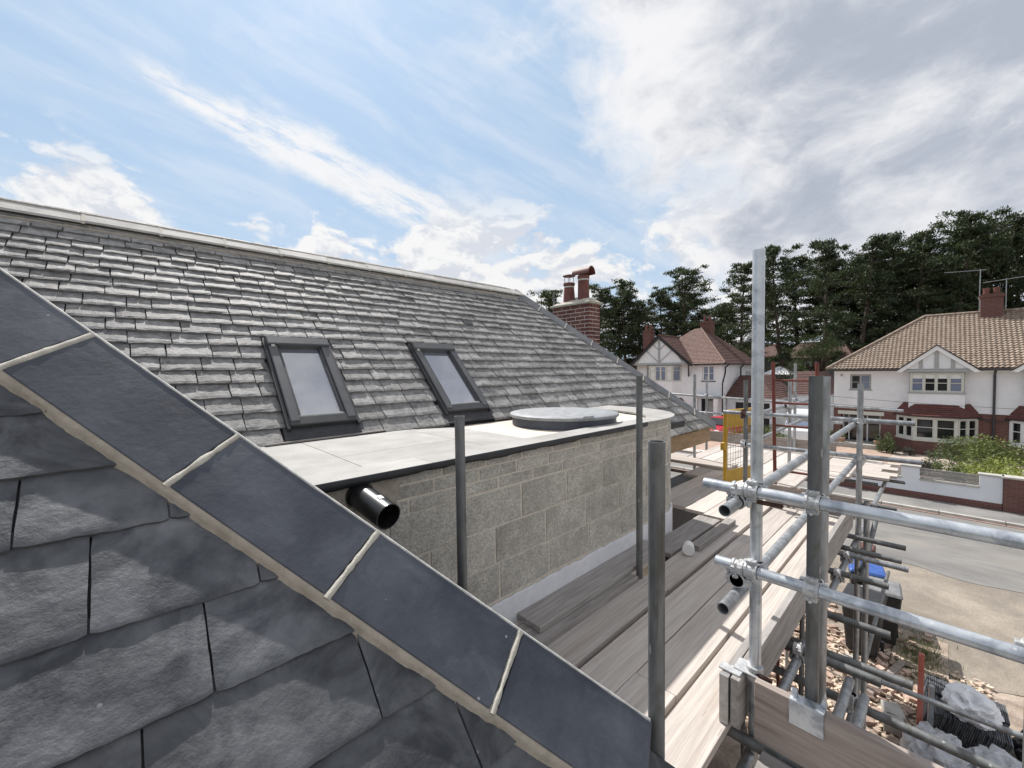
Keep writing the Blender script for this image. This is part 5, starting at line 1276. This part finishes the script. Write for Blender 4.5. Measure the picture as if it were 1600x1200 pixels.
# ---- vehicles
def car(name, loc, rz, m, label, cat, L=4.2, Wd_=1.75, H=1.45, van=False):
    t = bpy.data.objects.new(name, None); COL.objects.link(t); t.location = loc; t.rotation_euler = (0, 0, rz); WL[t.name] = V((0, 0, 0)); tag(t, label, cat)
    if van: prof = [(-L/2, .35), (-L/2, H*.95), (-L/2+.15, H), (L/2-1.5, H), (L/2-.75, H*.55), (L/2-.05, H*.47), (L/2, .35)]
    else: prof = [(-L/2, .40), (-L/2+.02, .85), (-L/2+.25, .95), (-L/2+.95, H-.05), (-L/2+1.5, H), (L/2-1.85, H-.02), (L/2-1.05, .95), (L/2-.25, .82), (L/2, .62), (L/2-.02, .35)]
    n = len(prof); mb = MB(); vs = []; fs = []
    for sy, k in ((-1, .86), (-1, 1), (1, 1), (1, .86)):
        for x, z in prof:
            kk = (1 if z < .9 else .86) if k < 1 or True else 1
            wy = Wd_/2*(1 if z < .95 else .84)*(1 if k == 1 else .93); zz = z+(.02 if k < 1 and z > .9 else 0)
            vs.append((x*(1 if k == 1 else .99), sy*(wy if k == 1 else wy*.9), zz if k == 1 else zz))
    order = [1, 0, 3, 2]
    # skin: left side (row1), top strip between row1 and row2
    vs2 = []; rows = []
    for wyk in (-1, -.86, .86, 1):
        r = []
        for x, z in prof:
            w = Wd_/2*(1 if z < .95 else .84); r.append(len(vs2)); vs2.append((x, wyk*w, z-(.035 if abs(wyk) == 1 and z > .5 else 0)))
        rows.append(r)
    for a in range(3):
        for i in range(n-1): fs.append((rows[a][i], rows[a+1][i], rows[a+1][i+1], rows[a][i+1]))
        fs.append((rows[a][n-1], rows[a+1][n-1], rows[a+1][0], rows[a][0]))
    fs += [tuple(rows[0]), tuple(reversed(rows[3]))]
    b = MB().add(vs2, fs).build('body', m, None, smooth=30, bevel=.03, seg=2); b.parent = t; b.location = b.location
    def pt(mbx, nm, mm, **k): o = mbx.build(nm, mm, None, **k); o.parent = t; return o
    if van:
        pt(MB().hexa([(L/2-1.46, -Wd_*.38, H*.93), (L/2-1.42, -Wd_*.38, H*.93), (L/2-.76, -Wd_*.40, H*.60), (L/2-.80, -Wd_*.40, H*.60), (L/2-1.46, Wd_*.38, H*.93), (L/2-1.38, Wd_*.38, H*.93), (L/2-.72, Wd_*.40, H*.60), (L/2-.80, Wd_*.40, H*.60)]), 'windscreen', 'glass_sky')
    else:
        for s0, x0, x1, z0, z1 in (('windscreen', L/2-1.08, L/2-1.78, .99, H-.07), ('rear_window', -L/2+.36, -L/2+.90, 1.02, H-.10)):
            dx = .02 if x0 > 0 else -.02
            pt(MB().hexa([(x0, -Wd_*.37, z0), (x0+dx, -Wd_*.37, z0+.02), (x1+dx, -Wd_*.36, z1+.02), (x1, -Wd_*.36, z1), (x0, Wd_*.37, z0), (x0+dx, Wd_*.37, z0+.02), (x1+dx, Wd_*.36, z1+.02), (x1, Wd_*.36, z1)]), s0, 'glass_dark')
        for sy in (-1, 1): pt(MB().prism([(-L/2+.75, sy*(Wd_*.43), .98), (L/2-1.15, sy*(Wd_*.43), .98), (L/2-1.85, sy*(Wd_*.425), H-.1), (-L/2+1.1, sy*(Wd_*.425), H-.1)], (0, sy*.012, 0)), 'side_window', 'glass_dark')
    for x in (-L/2+.75, L/2-.8):
        for sy in (-1, 1):
            w = pt(MB().tube((x, sy*(Wd_/2-.18), .31), (x, sy*(Wd_/2+.01), .31), .31, 20), 'wheel', 'tyre', smooth=40)
    for sy in (-1, 1):
        pt(MB().obox((L/2-.10, sy*Wd_*.36, .68), (1, 0, 0), (0, 1, 0), (0, 0, 1), .14, .32, .14), 'headlight', 'lamp_clear', bevel=.03)
        pt(MB().obox((-L/2+.06, sy*Wd_*.40, .86), (1, 0, 0), (0, 1, 0), (0, 0, 1), .12, .22, .2), 'tail_light', 'lamp_clear' , bevel=.02)
    return t
car('parked_car', (31.2, 10.9, ZG+.2), math.radians(172), 'car_red', 'bright red hatchback parked outside the white gabled house', 'car')
car('parked_van', (33.6, 6.55, ZG+.2), math.radians(185), 'car_white', 'white van parked in the drive between the two houses', 'van', 4.8, 1.9, 1.95, True)

# ================================================================== greenery
def leaves(mb, c, r, n, size, rng, flat=1.0, up=.3, shell=.55):
    c = V(c)
    for _ in range(n):
        d = V((rng.gauss(0, 1), rng.gauss(0, 1), rng.gauss(0, 1))).normalized(); q = shell+(1-shell)*rng.random()
        p = c+V((d.x*r[0]*q, d.y*r[1]*q, d.z*r[2]*q))
        a = (V((rng.uniform(-1, 1), rng.uniform(-1, 1), rng.uniform(-.6, 1)*up*2)).normalized()+d*.6).normalized()*size*rng.uniform(.6, 1.3)
        b = a.cross(V((rng.uniform(-1, 1), rng.uniform(-1, 1), rng.uniform(-1, 1)))).normalized()*size*rng.uniform(.22, .45)
        mb.add([p-a*.5, p+b*.5, p+a*.6, p-b*.5], [(0, 1, 2, 3)])
def bush(name, c, r, label, m, n=700, size=.09, cat='bush', seed=1, clumps=9):
    rng = random.Random(seed); mb = MB(); c = V(c)
    t = thing(name, label, cat, (c.x, c.y, c.z))
    for k in range(clumps):
        p = c+V((rng.uniform(-1, 1)*r[0]*.65, rng.uniform(-1, 1)*r[1]*.65, r[2]*rng.uniform(.25, .9)))
        leaves(mb, p, (r[0]*.45, r[1]*.45, r[2]*.42), n//clumps, size, rng, shell=.4)
    mb.build('foliage', m, t)
    st = MB()
    for k in range(5): st.tube((c.x, c.y, c.z), (c.x+rng.uniform(-1, 1)*r[0]*.5, c.y+rng.uniform(-1, 1)*r[1]*.5, c.z+r[2]*.8), .02, 5, r1=.008)
    st.build('stem', 'bark', t)
bush('garden_bush', (25.2, -1.35, ZG+.2), (2.0, 1.0, 1.05), 'yellow-green bush overhanging the wall by the brick pier', 'bush_yellow', 3200, .13, seed=4, clumps=16)
bush('garden_bush', (27.8, -1.6, ZG+.2), (1.6, 1.2, 1.55), 'tall leafy green shrub behind the yellow-green bush', 'bush', 3000, .14, seed=5, clumps=16)
bush('garden_bush', (29.6, -.4, ZG+.2), (1.3, .9, 1.2), 'dark green round shrub in front of the brick bay', 'bush_mid', 1800, .12, seed=6, clumps=12)
bush('garden_bush', (24.9, -.25, ZG+.2), (.8, .55, .75), 'mid green low bush at the left end of the shrubbery', 'bush', 1500, .11, seed=7, clumps=10)
bush('lavender_bush', (26.6, .35, ZG+.2), (.8, .5, .6), 'greyish lavender clump beside the gravel', 'bush_dull', 1300, .11, seed=8, clumps=10)
for k in range(5): bush('low_plant', (31.7-.1*k, 1.9-.72*k, ZG+.2), (.4, .4, .42), '%s dull low plant from the porch in the bed under the bay window' % ('first', 'second', 'third', 'fourth', 'fifth')[k], 'bush_dull', 420, .10, cat='plant', seed=20+k, clumps=6)
for o in bpy.data.objects:
    if o.name.startswith('low_plant'): o['group'] = 'plants under the bay window'
bush('porch_bush', (31.6, 2.15, ZG+.2), (.5, .5, .95), 'dark bush between the porch and the bay window', 'bush_mid', 1200, .11, seed=31, clumps=10)
bush('drive_bush', (26.5, 6.6, ZG+.2), (1.2, 1.0, 1.2), 'rounded green bush beside the drive behind the red ladder', 'bush_mid', 1800, .13, seed=32, clumps=12)
bush('drive_bush', (30.5, 7.9, ZG+.2), (1.3, .8, 1.0), 'low hedge plant beyond the drive near the garage', 'bush_mid', 1500, .13, seed=33, clumps=12)
bush('rust_bush', (43.5, 9.9, ZG), (2.4, 1.6, 4.4), 'rust brown shrub below the far grey house', 'bush_dull', 2600, .22, seed=34, clumps=16)

def pine_variant(seed, H, spread, bare):
    rng = random.Random(seed); crown = MB(); trunk = MB()
    lean = V((rng.uniform(-.05, .05), rng.uniform(-.05, .05), 0)); pts = []
    for k in range(9):
        f = k/8; pts.append(V((lean.x*H*f+.3*math.sin(f*5+seed)-.3*math.sin(seed), lean.y*H*f+.3*math.cos(f*4+seed*2)-.3*math.cos(seed*2), H*f*.95)))
    for k in range(8): trunk.tube(pts[k], pts[k+1], .32*(1-.82*k/8), 9, r1=.32*(1-.82*(k+1)/8), cap=False)
    def at(f):
        f = min(max(f, 0), .999)*8; i = int(f); return pts[i].lerp(pts[i+1], f-i)
    nl = 30; wind = V((.5, -.6, 0)).normalized()
    for i in range(nl):
        kf = (i/(nl-1))**.9; f = bare+(1-bare)*kf; p = at(f); a = i*2.399+rng.uniform(-.7, .7)
        L = spread*(.50+.50*math.sin(math.pi*(.12+.74*kf)))*rng.uniform(.45, 1.25)*(1 if kf < .8 else 1-(kf-.8)*2.1)
        rise = rng.uniform(.0, .45)+.35*kf
        e = p+V((math.cos(a)*L, math.sin(a)*L, L*rise))+wind*.25*L; mid = p.lerp(e, .55)-V((0, 0, .12*L))
        trunk.tube(p, mid, .085*(1.1-f*.6), 5, r1=.05, cap=False); trunk.tube(mid, e, .05, 5, r1=.02, cap=False)
        for c in range(5):
            q = p.lerp(e, rng.uniform(.3, 1.1))+V((rng.uniform(-.7, .7), rng.uniform(-.7, .7), rng.uniform(-.15, .45)))
            s_ = rng.uniform(.55, 1.25)*(.6+.5*L/spread)
            leaves(crown, q, (s_, s_, s_*rng.uniform(.28, .5)), int(62*s_+26), .33, rng, up=1.1, shell=.1)
    for c in range(10):
        q = pts[8]+V((rng.uniform(-1.1, 1.1), rng.uniform(-1.1, 1.1), rng.uniform(-1.6, .5))); s_ = rng.uniform(.4, .85); leaves(crown, q, (s_, s_, s_*.5), 60, .32, rng, up=1.2, shell=.1)
    return trunk, crown
PV = []
def meshof(mb, name, m, smooth=False):
    me = bpy.data.meshes.new(name); me.from_pydata(mb.v, [], mb.f); me.materials.append(M[m])
    if smooth: me.polygons.foreach_set('use_smooth', [True]*len(me.polygons))
    me.update(); return me
for k, (H, sp, br_) in enumerate(((20, 3.7, .34), (20, 3.3, .24), (20, 3.9, .44), (20, 3.0, .18), (20, 3.5, .30), (20, 4.2, .36), (20, 3.4, .40), (20, 3.2, .28))):
    t_, c_ = pine_variant(40+k*7, H, sp, br_); PV.append((meshof(t_, 'trunk', 'bark', True), meshof(c_, 'crown', 'pine'), meshof(c_, 'crown_deep', 'pine_deep')))
def pine(x, y, top, var, rz, label, wide=1.0, deep=False):
    t = bpy.data.objects.new('pine_tree', None); COL.objects.link(t); t.location = (x, y, ZG); s_ = (top-ZG)/20.4
    t.scale = (s_*wide, s_*wide, s_); t.rotation_euler = (0, 0, rz); tag(t, label, 'tree', 'pines behind the houses')
    for nm, me in (('trunk', PV[var][0]), ('crown', PV[var][2 if deep else 1])):
        o = bpy.data.objects.new(nm, me); COL.objects.link(o); o.parent = t
def ray(u, v, D): return (F+R*((u-800)/634.95)-U*((v-600)/634.95))*D
front = [(848, 448, 46, 2, .9, 'small pine just left of the brick chimney'), (948, 443, 47, 1, .95, 'pine immediately right of the brick chimney pots'), (985, 437, 49, 4, .9, 'second pine to the right of the brick chimney'),
         (1024, 446, 46, 3, 1.0, 'pine rising over the timbered gable'), (1086, 410, 44, 0, 1.05, 'broad layered pine behind the white house ridge'), (1140, 470, 50, 4, .9, 'low pine behind the white house chimney'),
         (1163, 400, 45, 5, .85, 'pine just left of the tallest scaffold tube'), (1226, 372, 46, 2, .8, 'tall bare-trunked pine just right of the tallest scaffold tube'), (1284, 362, 47, 1, .85, 'pine above the red ladder, second right of the tallest tube'),
         (1345, 364, 49, 4, .9, 'pine standing over the left hip of the brown roof'), (1388, 360, 51, 3, .8, 'paler slender pine left of the brown ridge end'), (1428, 352, 49, 0, .9, 'pine above the ridge end of the brown roof'),
         (1492, 326, 47, 2, .95, 'tallest pine, above the brown ridge left of the aerials'), (1530, 336, 49, 5, .8, 'pine directly behind the brick chimney with aerials'), (1585, 332, 47, 1, .95, 'pine at the right edge of the picture'),
         (1640, 330, 47, 4, .95, 'pine cut off by the right edge of the picture')]
for i, (u, v, D, var, wd, lab) in enumerate(front):
    p = ray(u, v, D); pine(p.x, p.y, p.z, (var+(i*3)) % 8, i*1.7, lab, wd*1.05)
rngt = random.Random(77)
ORD = ['first', 'second', 'third', 'fourth', 'fifth', 'sixth', 'seventh', 'eighth', 'ninth', 'tenth', 'eleventh', 'twelfth', 'thirteenth', 'fourteenth', 'fifteenth', 'sixteenth', 'seventeenth', 'eighteenth', 'nineteenth', 'twentieth', 'twenty-first', 'twenty-second', 'twenty-third', 'twenty-fourth', 'twenty-fifth', 'twenty-sixth', 'twenty-seventh']
backs = [(870, 470), (915, 460), (965, 462), (1005, 466), (1048, 470), (1110, 480), (1185, 440), (1255, 395), (1312, 392), (1368, 388), (1410, 385), (1455, 370), (1512, 360), (1560, 358), (1605, 352), (885, 474), (1070, 455), (1128, 470), (1300, 410), (1540, 372), (1390, 410), (1330, 420), (1440, 420), (1480, 400), (935, 480), (990, 480)]
for i, (u, v) in enumerate(sorted(backs)):
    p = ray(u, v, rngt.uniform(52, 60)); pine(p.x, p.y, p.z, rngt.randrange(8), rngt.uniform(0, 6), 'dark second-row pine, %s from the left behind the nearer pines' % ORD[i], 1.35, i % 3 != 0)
# dark understorey under the pines: nobody could count it
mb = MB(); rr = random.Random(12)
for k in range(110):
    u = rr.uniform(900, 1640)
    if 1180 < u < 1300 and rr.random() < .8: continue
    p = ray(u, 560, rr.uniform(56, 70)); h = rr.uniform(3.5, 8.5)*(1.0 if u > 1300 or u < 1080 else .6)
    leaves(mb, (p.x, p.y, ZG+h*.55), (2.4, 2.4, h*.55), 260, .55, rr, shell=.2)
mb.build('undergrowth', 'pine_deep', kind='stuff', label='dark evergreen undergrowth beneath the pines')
# broadleaf tree left of the pantiled roof
def broadleaf(c, H, r, m, label, seed):
    rng = random.Random(seed); t = thing('broadleaf_tree', label, 'tree', c); tr = MB(); cr = MB(); c = V(c)
    tr.tube(c, c+V((0, 0, H*.5)), .22, 9, r1=.14)
    for k in range(26):
        a = k*2.4; f = rng.uniform(.25, 1); q = c+V((math.cos(a)*r*f*.75, math.sin(a)*r*f*.75, H*(.45+.5*(1-f*f*.6)*rng.uniform(.55, 1)))); tr.tube(c+V((0, 0, H*.4)), q, .06, 5, r1=.02)
        leaves(cr, q, (r*.36, r*.36, r*.30), 130, .20, rng, shell=.3)
    tr.build('trunk', 'bark', t, smooth=True); cr.build('crown', m, t)
p = ray(1278, 505, 42); broadleaf((p.x, p.y, ZG), p.z-ZG, 2.9, 'bush_mid', 'leafy green tree left of the brown pantiled roof', 3)
p = ray(1240, 560, 48); broadleaf((p.x, p.y, ZG), p.z-ZG, 1.9, 'bush_mid', 'smaller leafy tree below the pines behind the red ladder', 6)
p = ray(1160, 520, 52); broadleaf((p.x, p.y, ZG), p.z-ZG, 2.6, 'bush', 'pale green tree behind the right end of the white house roof', 9)
# telephone cables across the street
cb = thing('telephone_cables', 'pair of thin telephone cables sagging across the white house front', 'cables', (24, 0, -1.2))
for (ua, va, ub, vb_) in ((1180, 606, 1640, 642), (1180, 619, 1640, 652)):
    a = ray(ua, va, 21); b = ray(ub, vb_, 15.5); pts = [a.lerp(b, k/16)-V((0, 0, .12*math.sin(math.pi*k/16))) for k in range(17)]
    MB().path(pts, .008, 5).build('cable', 'cable', cb)
